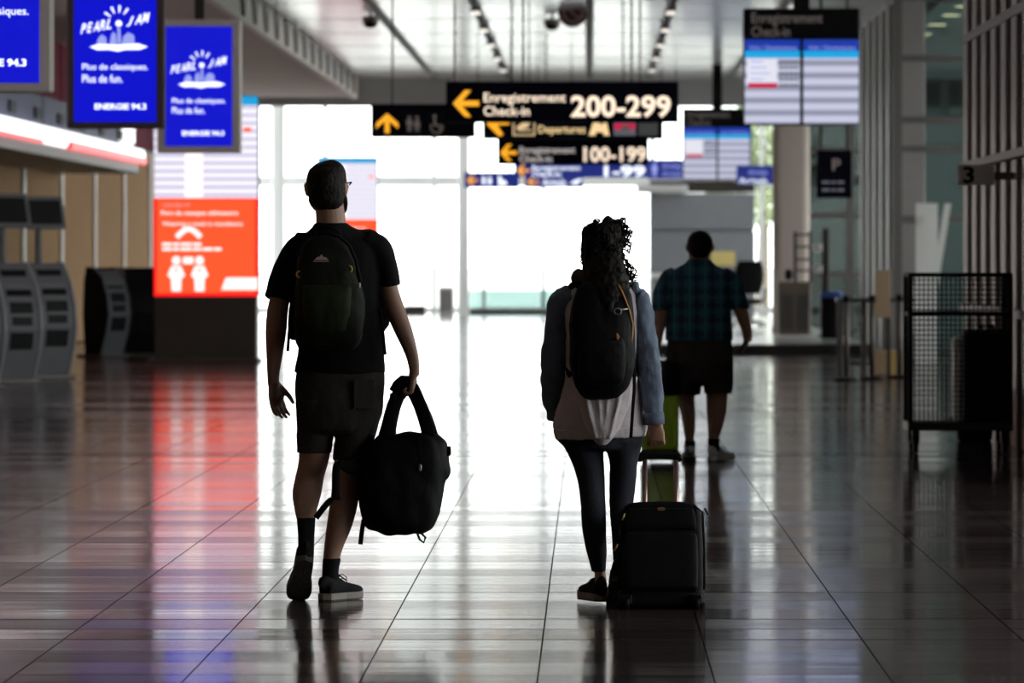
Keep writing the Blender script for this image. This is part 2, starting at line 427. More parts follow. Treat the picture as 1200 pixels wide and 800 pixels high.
# ---- entrance box with deep fins on the right (door 3), parallel to the hall
def fin_wall(name, x, y0, y1, step, z1, bars, depth=.22, fin=.5, pane='teal_glass'):
    root = empty(name, (x, y0, 0), kind='structure')
    fm = pm_ = None; n = int((y1 - y0) / step)
    for k in range(n + 1):
        y = k * step
        if fm is None:
            f = MB().bbox(0, depth, -fin / 2, fin / 2, 0, z1, .01).build('fin', M['fin'], root); fm = f.data
            p = MB().box(depth * .5, depth * .5 + .012, fin / 2, step - fin / 2, .1, z1).build('pane', M[pane], root); pm_ = p.data
        else:
            f = link('fin', fm, None, root)
            if k < n: p = link('pane', pm_, None, root)
        f.location.y = y; p.location.y = min(y, (n - 1) * step)
    for (za, zb, out, m_) in bars:
        MB().bbox(-out, .06, -.1, n * step + .1, za, zb, .008).build('rail', M[m_], root)
    return root
v1 = fin_wall('wall_entrance', 3.2, 36, 48.9, 1.1, 5.04, [(.98, 1.05, .05, 'fin'), (2.18, 2.25, .05, 'mid_metal'), (3.26, 3.34, .02, 'dark_metal')])
w = MB().box(3.3, 9, 48.8, 48.95, 0, 5.04).box(3.3, 9, 35.8, 35.95, 0, 5.04).build('wall_entrance_end', M['mid_metal']); tag(w, kind='structure')
# second entrance box further along: glass front facing the hall's length and a finned flank
g2 = glazed('window_7', 4.25, 9.0, 0, 5.04, 4, [1.98, 2.95, 3.35, 4.2], 78, mw=.12, md=.18, gm='teal_glass', fm='mid_metal', tw=.09)
v2 = fin_wall('wall_second_entrance', 4.23, 78.3, 88.1, 1.95, 5.04, [], depth=.4, fin=.7)

w = MB().box(4.4, 9, 88.2, 88.4, 0, 3.6).build('wall_second_entrance_end', M['grey_wall']); tag(w, kind='structure')

glazed('dimming_partition', 4.25, 9.0, 0, 5.04, 5, [1.1, 2.3, 3.6], 113, mw=.16, md=.2, gm='smoke_glass', fm='mid_metal', tw=.12)  # smoky glass partition added to dim the bright end glass behind it

# ---- raised platform with a dark nosing
pf = MB().box(1.0, 4.2, 84, 124, 0, .15).build('floor_platform', M['ceil']); tag(pf, kind='structure')
MB().bbox(.98, 4.22, 83.93, 84.02, .002, .152, .008).build('nosing', M['dark_metal'], pf)

# ---- columns
def column(name, pxc, D, wpx, z0=0, m='ceil', rnd=True, z1=SZ):
    s = F / D; x = (pxc - VX) / s; r = wpx / s / 2; mb = MB()
    if rnd: mb.loft([(0, 0, z0, r, r), (0, 0, z0 + .12, r, r)], 24, 1, e=5); mb.loft([(0, 0, z0 + .1, r * .96, r * .96), (0, 0, z1, r * .96, r * .96)], 24, 1, e=5)
    o = mb.build(name, M[m]); o.location = (x, D, 0); tag(o, kind='structure'); return o
column('trim_3', 927, 97, 45, .15, 'soffit')
column('trim_4', 543, 141, 14, z1=7.9, m='white_paint')
column('trim_5', 326, 141, 16, z1=7.9, m='white_paint')

# ---- grey service block by the end wall
gb = MB().box(1.44, 3.92, 135.1, 138, 0, 3.0).build('wall_service', M['grey_clad']); tag(gb, kind='structure')
zc = [0, .95, 1.05, 1.22, 2.08, 3.0]
for za, zb, m_ in ((0.0, .93, 'grey_clad'), (.96, 1.09, 'white_paint'), (1.12, 2.06, 'grey_clad'), (2.12, 3.0, 'grey_clad'), (3.0, 3.3, 'dark_metal')):
    MB().bbox(1.42, 3.94, 135, 135.1, za + .01, zb, .01).build('cladding_panel', M[m_], gb)
MB().bbox(1.1, 2.3, 133.5, 135.0, 3.0, 3.18, .02).build('canopy', M['white_paint'], gb)
ys_ = MB().bbox(-.29, .29, -.03, 0, -.17, .17, .01).build('yellow_notice', mat('pale_yellow_notice', (.75, .62, .22), .6)); ys_.location = P(847, 303, 134.97)
tag(ys_, 'pale yellow notice board fixed to the grey service block', 'notice')

# ---- outside: pale apron and a tree
ap = MB().box(-400, 400, 150.9, 900, -.3, -.16).box(9.6, 400, -200, 150.9, -.3, -.16).box(-400, -10.9, 127, 150.9, -.3, -.16).build('ground_outside', M['concrete']); tag(ap, kind='structure')
def tree(px, D, h, rad, label):
    root = empty('tree', ((px - VX) / F * D, D, -.16), label, 'tree')
    MB().loft([(0, 0, 0, .22, .22), (.05, 0, h * .4, .16, .16), (0, .1, h * .8, .06, .06)], 10, 3).build('trunk', mat('grey_bark', (.16, .13, .10), .9), root, True)
    mb = MB(); rr = random.Random(5)
    for k in range(2600):
        d = Vector((rr.gauss(0, 1), rr.gauss(0, 1), rr.gauss(0, 1))).normalized() * rad * rr.random() ** .4
        c = Vector((0, 0, h * .72)) + Vector((d.x, d.y, d.z * 1.05))
        a = Vector((rr.gauss(0, 1), rr.gauss(0, 1), rr.gauss(0, 1))).normalized() * .13; b_ = a.cross(Vector((rr.random(), rr.random(), 1))).normalized() * .08
        mb.add([c - a, c + b_, c + a, c - b_], [(0, 1, 2, 3)])
    tag(mb.build('foliage', mat('pale_green_leaf', (.28, .34, .18), .7), root), kind='stuff')
tree(893, 172, 6.2, 1.9, 'leafy tree standing outside beyond the end glass wall')

# ================================================================== lettering
def letters(name, txt, x0, x1, z0, z1, y, m_, parent, bold=.0, shear=0, fit='box'):
    cu = bpy.data.curves.new(name, 'FONT'); cu.body = txt; cu.size = 1; cu.offset = bold; cu.shear = shear; cu.resolution_u = 3; cu.extrude = 0
    tmp = bpy.data.objects.new('tmp', cu); col.objects.link(tmp)
    dg = bpy.context.evaluated_depsgraph_get(); dg.update()
    me = bpy.data.meshes.new_from_object(tmp.evaluated_get(dg)); bpy.data.objects.remove(tmp); bpy.data.curves.remove(cu)
    xs = [v.co.x for v in me.vertices]; zs = [v.co.y for v in me.vertices]
    a, b_, c, d = min(xs), max(xs), min(zs), max(zs)
    for v in me.vertices:
        v.co = Vector((x0 + (v.co.x - a) / (b_ - a) * (x1 - x0), y, z0 + (v.co.y - c) / (d - c) * (z1 - z0)))
    me.update()
    return link(name, me, M[m_], parent)

class Front:
    """a thing facing the hall, its outline given where the photograph shows it, at distance D"""
    def __init__(s, name, px, pyb, D, label, cat, group=None, z=None):
        s.s = F / D; s.px = px; s.py = pyb
        s.o = empty(name, P(px, pyb, D), label, cat, group)
    def x(s, px): return (px - s.px) / s.s
    def z(s, py): return (s.py - py) / s.s
    def box(s, nm, x0, y0, x1, y1, ya, yb, m_, b=.01, par=None, label=None):
        return MB().bbox(s.x(x0), s.x(x1), ya, yb, s.z(y1), s.z(y0), b).build(nm, M[m_], par or s.o, label=label)
    def flat(s, nm, x0, y0, x1, y1, y, m_, par=None, t=.004):
        return MB().box(s.x(x0), s.x(x1), y - t, y, s.z(y1), s.z(y0)).build(nm, M[m_], par or s.o)
    def text(s, nm, t, x0, y0, x1, y1, y, m_, par=None, bold=0, shear=0):
        return letters(nm, t, s.x(x0), s.x(x1), s.z(y1), s.z(y0), y, m_, par or s.o, bold, shear)
    def poly(s, nm, pts, y, m_, par=None, t=.004):
        return MB().prism([(s.x(a), s.z(b)) for a, b in pts], y - t, y).build(nm, M[m_], par or s.o)
    def rods(s, pxs, pyt, z1, y=0, r=.012, m_='dark_metal', nm='suspension_rod'):
        for p in pxs:
            x = s.x(p); MB().tube([(x, y, s.z(pyt)), (x, y, z1 - s.o.location.z)], r, 6).build(nm, M[m_], s.o)

def arrow_left(f, x0, y0, x1, y1, y, m_='amber', th=None):
    h = y1 - y0; t = th or h * .2; cy = (y0 + y1) / 2; hx = x0 + h * .55
    mb = MB()
    def P2(l): return [(f.x(a), f.z(b)) for a, b in l]
    mb.prism(P2([(x0 + t, cy - t / 2), (x1, cy - t / 2), (x1, cy + t / 2), (x0 + t, cy + t / 2)]), y - .004, y)
    mb.prism(P2([(x0, cy), (hx - t * .5, y0), (hx + t * .7, y0), (x0 + t * 1.3, cy)]), y - .0045, y)
    mb.prism(P2([(x0, cy), (x0 + t * 1.3, cy), (hx + t * .7, y1), (hx - t * .5, y1)]), y - .0042, y)
    return mb.build('arrow', M[m_], f.o)
def arrow_up(f, x0, y0, x1, y1, y, m_='amber'):
    w = x1 - x0; t = w * .2; cx = (x0 + x1) / 2; hy = y0 + w * .55
    mb = MB()
    def P2(l): return [(f.x(a), f.z(b)) for a, b in l]
    mb.prism(P2([(cx - t / 2, y0 + t), (cx + t / 2, y0 + t), (cx + t / 2, y1), (cx - t / 2, y1)]), y - .004, y)
    mb.prism(P2([(cx, y0), (cx, y0 + t * 1.3), (x0, hy + t * .7), (x0, hy - t * .5)]), y - .0045, y)
    mb.prism(P2([(cx, y0), (x1, hy - t * .5), (x1, hy + t * .7), (cx, y0 + t * 1.3)]), y - .0042, y)
    return mb.build('arrow', M[m_], f.o)
def pictogram(f, cx, y0, y1, y, m_, par=None, skirt=False):
    h = y1 - y0; mb = MB(); r = h * .11
    mb.disc(f.x(cx), f.z(y0 + r), r / f.s, y - .004, y, 14)
    def P2(l): return [(f.x(cx + a * h), f.z(y0 + b * h)) for a, b in l]
    if skirt: mb.prism(P2([(-.12, .26), (.12, .26), (.24, .70), (-.24, .70)]), y - .004, y)
    else: mb.prism(P2([(-.2, .26), (.2, .26), (.2, .60), (-.2, .60)]), y - .004, y)
    for s_ in (-1, 1): mb.prism(P2([(s_ * .02, .6), (s_ * .13, .6), (s_ * .13, 1), (s_ * .02, 1)]), y - .004, y)
    return mb.build('pictogram', M[m_], par or f.o)

# ================================================================== hanging direction signs
g = None
s1 = Front('direction_sign', 659, 143.5, 62, 'wide dark hanging sign reading Enregistrement Check-in 200-299 with amber arrow', 'sign')
s1.box('sign_panel', 523, 96, 795, 143.5, -.1, .1, 'navy')
arrow_left(s1, 531, 106, 561.5, 137, -.102)
s1.text('lettering', 'Enregistrement', 567, 109, 663, 123.5, -.104, 'warm', bold=.012)
s1.text('lettering', 'Check-in', 567, 124.5, 621, 136, -.104, 'warm', bold=.012)
s1.text('lettering', '200-299', 669, 112, 786, 138, -.104, 'warm', bold=.028)
s1.rods((533, 613, 740), 96, CZ)
s2 = Front('direction_sign', 671, 163, 70, 'dark hanging sign reading Departures with amber arrow and pictograms behind the 200-299 sign', 'sign')
s2.box('sign_panel', 566, 123, 777, 163, -.08, .08, 'navy')
s2.poly('arrow', [(571, 142), (597, 141), (597, 146), (583, 147), (590, 158), (585, 160), (571, 146)], -.082, 'amber')
mb = MB(); a = s2
for (x0, y0, x1, y1) in ((601, 142, 627, 143.6), (601, 157.5, 627, 159), (601, 142, 602.6, 159), (625.4, 142, 627, 159), (606, 152, 623, 153.5)):
    mb.box(a.x(x0), a.x(x1), -.086, -.08, a.z(y1), a.z(y0))
mb.prism([(a.x(604), a.z(150)), (a.x(612), a.z(144)), (a.x(622), a.z(143)), (a.x(618), a.z(150)), (a.x(610), a.z(152))][::-1], -.086, -.08)
mb.build('pictogram', mat('gold_pictogram', (.3, .2, .1), .5, emit=(.9, .66, .36), estr=.8), s2.o)
M['gold'] = emis('gold_sign_letter', (1.0, .72, .36), 1.0)
s2.text('lettering', 'Departures', 631, 147, 686, 159, -.084, 'gold', bold=.012)
s2.poly('pictogram', [(690, 159), (695, 144), (702, 143), (705, 147), (708, 143), (711, 144), (714, 159), (708, 159), (706, 155), (699, 155), (697, 159)], -.084, 'gold')
s2.flat('logo_panel', 719, 144, 745, 159, -.082, 'fids_ink'); s2.flat('logo_panel', 720, 145, 744, 152, -.086, 'fids_red')
s2.poly('logo', [(727, 153), (729, 147), (737, 147), (739, 153)], -.09, 'dull')
s2.flat('logo_panel', 748, 144, 771, 159, -.082, 'grey_clad')
s2.rods((600, 750), 123, CZ)
s3 = Front('direction_sign', 496, 162, 70, 'dark hanging sign with amber up arrow and toilet and wheelchair pictograms', 'sign')
s3.box('sign_panel', 435, 122, 557, 161, -.08, .08, 'navy')
arrow_up(s3, 441, 133, 467, 156, -.082)
for x0 in (472, 500):
    s3.flat('pictogram_panel', x0, 132, x0 + 25, 158, -.081, 'black')
pictogram(s3, 480, 136, 154, -.088, 'dull'); pictogram(s3, 489, 136, 154, -.088, 'dull', skirt=True)
mb = MB()
mb.disc(s3.x(509.5), s3.z(136.5), 2.2 / s3.s, -.09, -.086, 12)
mb.box(s3.x(508.5), s3.x(511), -.09, -.086, s3.z(148), s3.z(139)); mb.box(s3.x(509), s3.x(517), -.09, -.086, s3.z(148), s3.z(146)); mb.box(s3.x(515), s3.x(517), -.09, -.086, s3.z(154), s3.z(146))
n = 18; ring = [(s3.x(512) + 7 / s3.s * math.cos(t), s3.z(149) + 7 / s3.s * math.sin(t)) for t in [R(150) + R(230) * i / n for i in range(n + 1)]]
for p, q in zip(ring[:-1], ring[1:]): mb.tube([(p[0], -.087, p[1]), (q[0], -.087, q[1])], .009, 5)
mb.build('pictogram', M['dull'], s3.o)
s3.rods((460,), 122, CZ)
s4 = Front('direction_sign', 671, 193, 89, 'small dark hanging sign reading Enregistrement Check-in 100-199 with amber arrow', 'sign')
s4.box('sign_panel', 583, 160, 760, 193, -.08, .08, 'navy')
arrow_left(s4, 586, 169, 606, 189, -.084, m_='amber')
s4.text('lettering', 'Enregistrement', 609, 172, 674, 182, -.084, 'dim', bold=.012)
s4.text('lettering', 'Check-in', 609, 182, 647, 190, -.084, 'dim', bold=.012)
s4.text('lettering', '100-199', 684, 172, 757, 190, -.084, 'warm', bold=.02)
s4.rods((620, 730), 160, CZ)
s5 = Front('direction_sign', 681, 208, 103, 'blue lit hanging sign reading Enregistrement Check-in 1-99 with amber arrow', 'sign')
s5.box('sign_panel', 603, 186, 760, 208, -.08, .08, 'blue_sign')
arrow_left(s5, 606, 193, 621, 207, -.084)
s5.text('lettering', 'Enregistrement', 624, 194, 680, 201, -.084, 'cool', bold=.012)
s5.text('lettering', 'Check-in', 624, 200.5, 657, 207, -.084, 'cool', bold=.012)
s5.text('lettering', '1-99', 708, 194, 756, 207.5, -.084, 'cool', bold=.03)
s5.rods((640, 730), 186, CZ)
s6 = Front('direction_sign', 576, 220, 118, 'small blue hanging sign with amber dot arrow and toilet pictograms', 'sign')
s6.box('sign_panel', 544, 202, 608, 220, -.06, .06, 'blue_sign')
arrow_left(s6, 547, 205, 560, 218, -.064); pictogram(s6, 567, 206, 217, -.064, 'cool'); pictogram(s6, 574, 206, 217, -.064, 'cool', skirt=True)
s6.poly('pictogram', [(584, 206), (587, 206), (588, 211), (593, 212), (594, 217), (584, 217)], -.064, 'cool')
s6.rods((560, 598), 202, CZ)
s7 = Front('direction_sign', 648, 220, 118, 'small blue hanging sign with amber arrow and plane mark under the 1-99 sign', 'sign')
s7.box('sign_panel', 615, 206, 683, 220, -.06, .06, 'blue_sign')
arrow_left(s7, 618, 208, 632, 219, -.064); s7.text('lettering', 'Arrivals', 636, 209, 663, 218.5, -.064, 'cool', bold=.01)
s7.poly('plane_mark', [(667, 216), (672, 212), (680, 209), (682, 211), (677, 214), (676, 218), (673, 215)], -.064, 'cool')
s7.rods((630, 670), 206, CZ)
for k, (x0, y0, x1, y1, D, lab) in enumerate(((759, 187, 800, 210, 121, 'blue sign with lift pictogram and two lines of white text beside the 1-99 sign'), (863, 194, 906, 216, 111, 'blue sign with white text beside the pale stone column'))):
    f = Front('direction_sign', (x0 + x1) / 2, y1, D, lab, 'sign')
    f.box('sign_panel', x0, y0, x1, y1, -.05, .05, 'blue_sign')
    if k == 0:
        pictogram(f, 767, 190, 207, -.054, 'screen_frost')
        f.text('lettering', 'Arrivées', 776, 190, 798, 198, -.054, 'screen_frost'); f.text('lettering', 'Arrivals', 776, 200, 798, 207, -.054, 'screen_frost')
    else:
        f.text('lettering', 'Arrivées', 877, 198, 899, 205, -.054, 'screen_frost'); f.text('lettering', 'Arrivals', 866, 208, 899, 215, -.054, 'cool')
    f.rods((x0 + 16, x1 - 8), y0, CZ if D < 126 else 7.9)
fp = Front('parking_sign', 977, 232, 76, 'square black hanging sign with a dim letter P near the glass entrance', 'sign')
fp.box('sign_panel', 957, 176, 998, 232, -.06, .06, 'navy')
fp.text('lettering', 'P', 975, 186, 985, 200, -.064, 'dull', bold=.02)
for yy, x1 in ((212, 993), (221, 991)):
    x = 963
    for wd in (9, 5, 8, 6):
        if x + wd < x1: fp.flat('text_line', x, yy, x + wd, yy + 3, -.063, 'fids_ink')
        x += wd + 2
fp.rods((962, 993), 176, SZ, r=.02)

# ================================================================== flight boards
def flight_board(x0, y0, x1, y1, D, label, hdr, detail):
    f = Front('flight_board', (x0 + x1) / 2, y1, D, label, 'display')
    f.box('cabinet', x0, y0, x1, y1, -.12, .16, 'black', .015)
    k = f.s
    W_, H_ = x1 - x0, y1 - y0
    hx = y0 + H_ * .27
    f.text('lettering', 'Enregistrement', x0 + W_ * .07, y0 + H_ * .04, x0 + W_ * .68, y0 + H_ * .155, -.124, hdr, bold=.006)
    f.text('lettering', 'Check-in', x0 + W_ * .07, y0 + H_ * .155, x0 + W_ * .40, y0 + H_ * .245, -.124, hdr, bold=.006)
    for c in (0, 1):
        a = x0 + W_ * (.01 + .505 * c); b_ = a + W_ * .475
        s_ = f.flat('screen', a, hx, b_, y1 - H_ * .015, -.124, 'fids_rows', t=.004)
        f.flat('title_band', a, hx, b_, hx + H_ * .095, -.129, 'fids_blue', s_)
        f.flat('column_band', a, hx + H_ * .095, b_, hx + H_ * .155, -.129, 'fids_cyan', s_)
        f.text('lettering', 'Vols / Destinations', a + W_ * .04, hx + H_ * .05, b_ - W_ * .03, hx + H_ * .085, -.134, 'screen_frost', s_)
        if c == 0:
            z0 = hx + H_ * .165; rw = H_ * .05
            f.flat('row_block', a + W_ * .02, z0, a + W_ * .28, z0 + rw * 4, -.129, 'row_white', s_)
            f.flat('cancelled_row', a + W_ * .03, z0 + rw * 4.1, a + W_ * .28, z0 + rw * 4.9, -.131, 'fids_red', s_)
            for r_ in range(5):
                for q in range(4):
                    f.flat('row_text', a + W_ * (.30 + .042 * q), z0 + rw * (r_ + .25), a + W_ * (.332 + .042 * q), z0 + rw * (r_ + .7), -.130, 'fids_ink', s_)
            if detail:
                for r_ in range(4):
                    f.flat('row_text', a + W_ * .05, z0 + rw * (r_ + .35), a + W_ * (.16 + .03 * (r_ % 3)), z0 + rw * (r_ + .55), -.133, 'screen_frost', s_)
    MB().box(-.10, .10, -.06, .06, f.z(y0), CZ - f.o.location.z).build('hanger_post', M['black'], f.o)
    return f
flight_board(871, 10, 1007, 147, 68, 'large double-column hanging flight board headed Enregistrement Check-in near the glass entrance', 'dull', True)
flight_board(800, 127, 881, 211, 118, 'smaller far double-column flight board hanging beyond the 200-299 sign', 'dull', False)

# ================================================================== advertising monitors
def ad_monitor(name_px, sx0, sy0, sx1, sy1, D, fm, label, mg):
    f = Front('advertising_monitor', (sx0 + sx1) / 2, sy1 + mg * .8, D, label, 'display', None)
    f.box('housing', sx0 - mg, sy0 - mg * .8, sx1 + mg, sy1 + mg * .8, 0, .22, fm, .012)
    sc_ = f.flat('screen', sx0, sy0, sx1, sy1, -.002, 'screen_blue', t=.004)
    W_, H_ = sx1 - sx0, sy1 - sy0
    X = lambda u: sx0 + W_ * u
    Y = lambda v: sy0 + H_ * v
    y = -.010
    # slanted hand-drawn title, rays and a splash on a wavy puddle
    def word(t, u0, u1, v0, v1):
        for i, ch in enumerate(t):
            a = u0 + (u1 - u0) * i / len(t); b_ = u0 + (u1 - u0) * (i + .92) / len(t); dv = (v1 - v0) * (i / len(t))
            f.text('lettering', ch, X(a), Y(v0 + dv - .0), X(b_), Y(v0 + dv + .07), y, 'screen_white', sc_, bold=.02, shear=.35)
    word('PEARL', .08, .46, .325, .285); word('JAM', .64, .93, .275, .235)
    mb = MB()
    for ang in (-55, -25, 5, 35):
        a = R(90 - ang); r0, r1 = .085 * W_ / f.s * 1.35, .15 * W_ / f.s * 1.35
        c = Vector((f.x(X(.54)), y, f.z(Y(.315)))); d = Vector((math.cos(a), 0, math.sin(a))); n_ = Vector((-d.z, 0, d.x)) * .005
        mb.add([c + d * r0 - n_, c + d * r1 - n_ * 1.8, c + d * r1 + n_ * 1.8, c + d * r0 + n_], [(0, 1, 2, 3)])
    mb.build('ray_mark', M['screen_white'], sc_)
    MB().disc(f.x(X(.545)), f.z(Y(.325)), .032 * W_ / f.s * 1.2, y - .003, y).build('drop_mark', M['screen_white'], sc_)
    f.poly('stem_mark', [(X(.53), Y(.34)), (X(.56), Y(.34)), (X(.575), Y(.46)), (X(.525), Y(.46))], y, 'screen_frost', sc_)
    for u0, u1, v in ((.27, .40, .40), (.43, .52, .38), (.58, .74, .385)):
        f.poly('splash_mark', [(X(u0), Y(.475)), (X(u0 + .02), Y(v + .03)), (X((u0 + u1) / 2), Y(v)), (X(u1 - .01), Y(v + .02)), (X(u1), Y(.475))], y - .001, 'screen_frost', sc_)
    f.poly('puddle_mark', [(X(.19), Y(.485)), (X(.30), Y(.465)), (X(.50), Y(.47)), (X(.78), Y(.462)), (X(.90), Y(.485)), (X(.80), Y(.505)), (X(.62), Y(.505)), (X(.54), Y(.517)), (X(.42), Y(.505)), (X(.28), Y(.507))], y - .002, 'screen_white', sc_)
    f.text('lettering', 'Plus de classiques.', X(.10), Y(.60), X(.90), Y(.655), y, 'cool', sc_, bold=.005)
    f.text('lettering', 'Plus de fun.', X(.10), Y(.675), X(.59), Y(.73), y, 'cool', sc_, bold=.005)
    f.text('lettering', 'ENERGIE 94.3', X(.25), Y(.873), X(.88), Y(.915), y, 'cool', sc_, bold=.035)
    px = (sx0 + sx1) / 2
    MB().box(-.05, .05, .08, .16, f.z(sy0 - mg * .8), SZ - f.o.location.z).build('hanger_post', M['dark_metal'], f.o)
    return f
ad_monitor(0, -78, -125, 46, 97, 36, 'silver', 'blue advertising screen in a grey frame hanging over the floor, nearest the walkers', 14)
ad_monitor(0, 87, -28, 183, 143, 46.8, 'frame', 'blue advertising screen in a dark brown frame between two grey framed ones', 9)
ad_monitor(0, 194, 31, 272, 171, 58.4, 'silver', 'blue advertising screen hanging directly before the red display tower', 10)

# ================================================================== red and white display towers
def tower(x0, x1, top, mid, bot, base, D, label):
    f = Front('display_tower', (x0 + x1) / 2, base, D, label, 'display tower')
    W_ = x1 - x0
    f.box('pedestal', x0 + 1, bot, x1 - 1, base - 1.0 * 85 / (F / D) * 0, -.05, .45, 'dark_metal', .01)
    f.box('cabinet', x0 - .5, top - 1, x1 + .5, bot, .0, .4, 'black', .01)
    f.flat('flight_screen', x0, top, x1, mid, -.002, 'led_rows', t=.006)
    f.flat('title_band', x0, top, x1, top + W_ * .085, -.01, 'fids_cyan')
    f.flat('column_block', x0 + W_ * .3, top + W_ * .12, x0 + W_ * .47, mid, -.0105, 'led_print', t=.002)
    f.flat('remark', x0 + W_ * .86, top + W_ * .30, x0 + W_ * .94, top + W_ * .34, -.0105, 'led_red', t=.002)
    r = f.flat('mask_notice', x0, mid, x1, bot, -.002, 'led_rim', t=.006)
    f.flat('notice_field', x0 + W_ * .025, mid + W_ * .012, x1 - W_ * .022, bot - W_ * .03, -.0085, 'led_red', r, t=.003)
    Hn = bot - mid; X = lambda u: x0 + W_ * u; Y = lambda v: mid + Hn * v; y = -.014
    f.text('lettering', 'COVID-19', X(.09), Y(.055), X(.34), Y(.09), y, 'dim', r)
    f.text('lettering', 'Port du masque obligatoire', X(.07), Y(.13), X(.81), Y(.185), y, 'led_print', r, bold=.02)
    f.text('lettering', 'Wearing a mask is mandatory', X(.08), Y(.24), X(.86), Y(.295), y, 'led_print', r, bold=.012)
    for v in (.455, .505):
        u = .08
        for wd in (.09, .06, .11, .08, .10, .07):
            if u + wd < (.55 if v < .5 else .68): f.flat('text_line', X(u), Y(v), X(u + wd), Y(v + .03), y, 'led_print', r, t=.002)
            u += wd + .012
    n = 10; mb = MB(); pts = [(f.x(X(.22 + .23 * i / n)), y, f.z(Y(.40 - .085 * math.sin(math.pi * i / n)))) for i in range(n + 1)]
    mb.tube(pts, .028 * W_ / f.s * .9, 8, flat=1); mb.build('mask_mark', M['led_print'], r)
    for cx in (.215, .44):
        mb = MB()
        mb.disc(f.x(X(cx)), f.z(Y(.635)), .042 * W_ / f.s, y - .002, y)
        def P2(l): return [(f.x(X(cx + a)), f.z(Y(b))) for a, b in l]
        mb.prism(P2([(-.045, .69), (.045, .69), (.085, .79), (.05, .82), (.045, .95), (-.045, .95), (-.05, .82), (-.085, .79)]), y - .002, y)
        mb.build('person_mark', M['led_print'], r)
        MB().disc(f.x(X(cx)), f.z(Y(.735)), .014 * W_ / f.s, y - .006, y - .003).build('heart_mark', M['led_red'], r)
    f.flat('mask_print', X(.28), Y(.60), X(.38), Y(.67), y, 'led_print', r, t=.002)
    f.poly('logo_tab', [(X(.65), Y(.935)), (X(.69), Y(.82)), (X(.70), Y(.81)), (X(1.0), Y(.81)), (X(1.0), Y(.935))][::-1], y, 'led_print', r)
    f.box('floor_plate', x0 - W_ * .06, base - 5, x1 + W_ * .02, base, -.25, .6, 'dark_metal', .01)
    return f
tower(180.5, 302, 113, 232, 347, 425, 77.6, 'tall red and white lit display tower on dark pedestal beside the kiosks')
tower(372, 442, 185, 257, 324, 375.6, 130, 'far red and white display tower standing before the bright end glass')

# ================================================================== left canopy over the counters
cn = empty('counter_canopy', (XL, 94.3, 2.85), 'long wall canopy with white light strip and red end over the kiosks', 'canopy')
yA, yB = -60.0, 0.0           # from beside the walkers to the rounded end
MB().bbox(.0, 1.35, yA, -.2, .0, .16, .02).build('underside_deck', M['dark_metal'], cn)
m = MB(); m.bbox(1.30, 1.46, yA, -.25, .17, .40, .03); m.loft([(1.10, -.25, .285, .115, .115), (1.25, -.02, .285, .115, .115), (1.37, -.25, .285, .115, .115)], 12, 4, ref=(0, 0, 1)); m.build('light_strip', M['strip'], cn)
MB().bbox(1.42, 1.50, -14, -.4, .14, .25, .01).build('red_strip', M['red_strip'], cn)
MB().bbox(1.42, 1.49, -44, -18, .14, .19, .01).build('red_strip', M['red_strip'], cn)
mf = mat('blue_grey_canopy_fascia', (.045, .055, .15), .5, var=.25, scale=.6)
for k in range(9):
    MB().bbox(1.05, 1.28, yA + 6.3 * k + .05, yA + 6.3 * k + 6.2, .40, .86, .02).build('fascia_panel', mf if k > 3 else M['grey_clad'], cn)
MB().bbox(1.05, 1.30, -3.2, -.25, .40, .86, .1).build('fascia_panel', M['ceil'], cn)
for k in range(7):
    MB().bbox(1.27, 1.31, -24 + 3.4 * k, -23.2 + 3.4 * k, .50, .66, .01).build('speaker_grille', M['black'], cn)

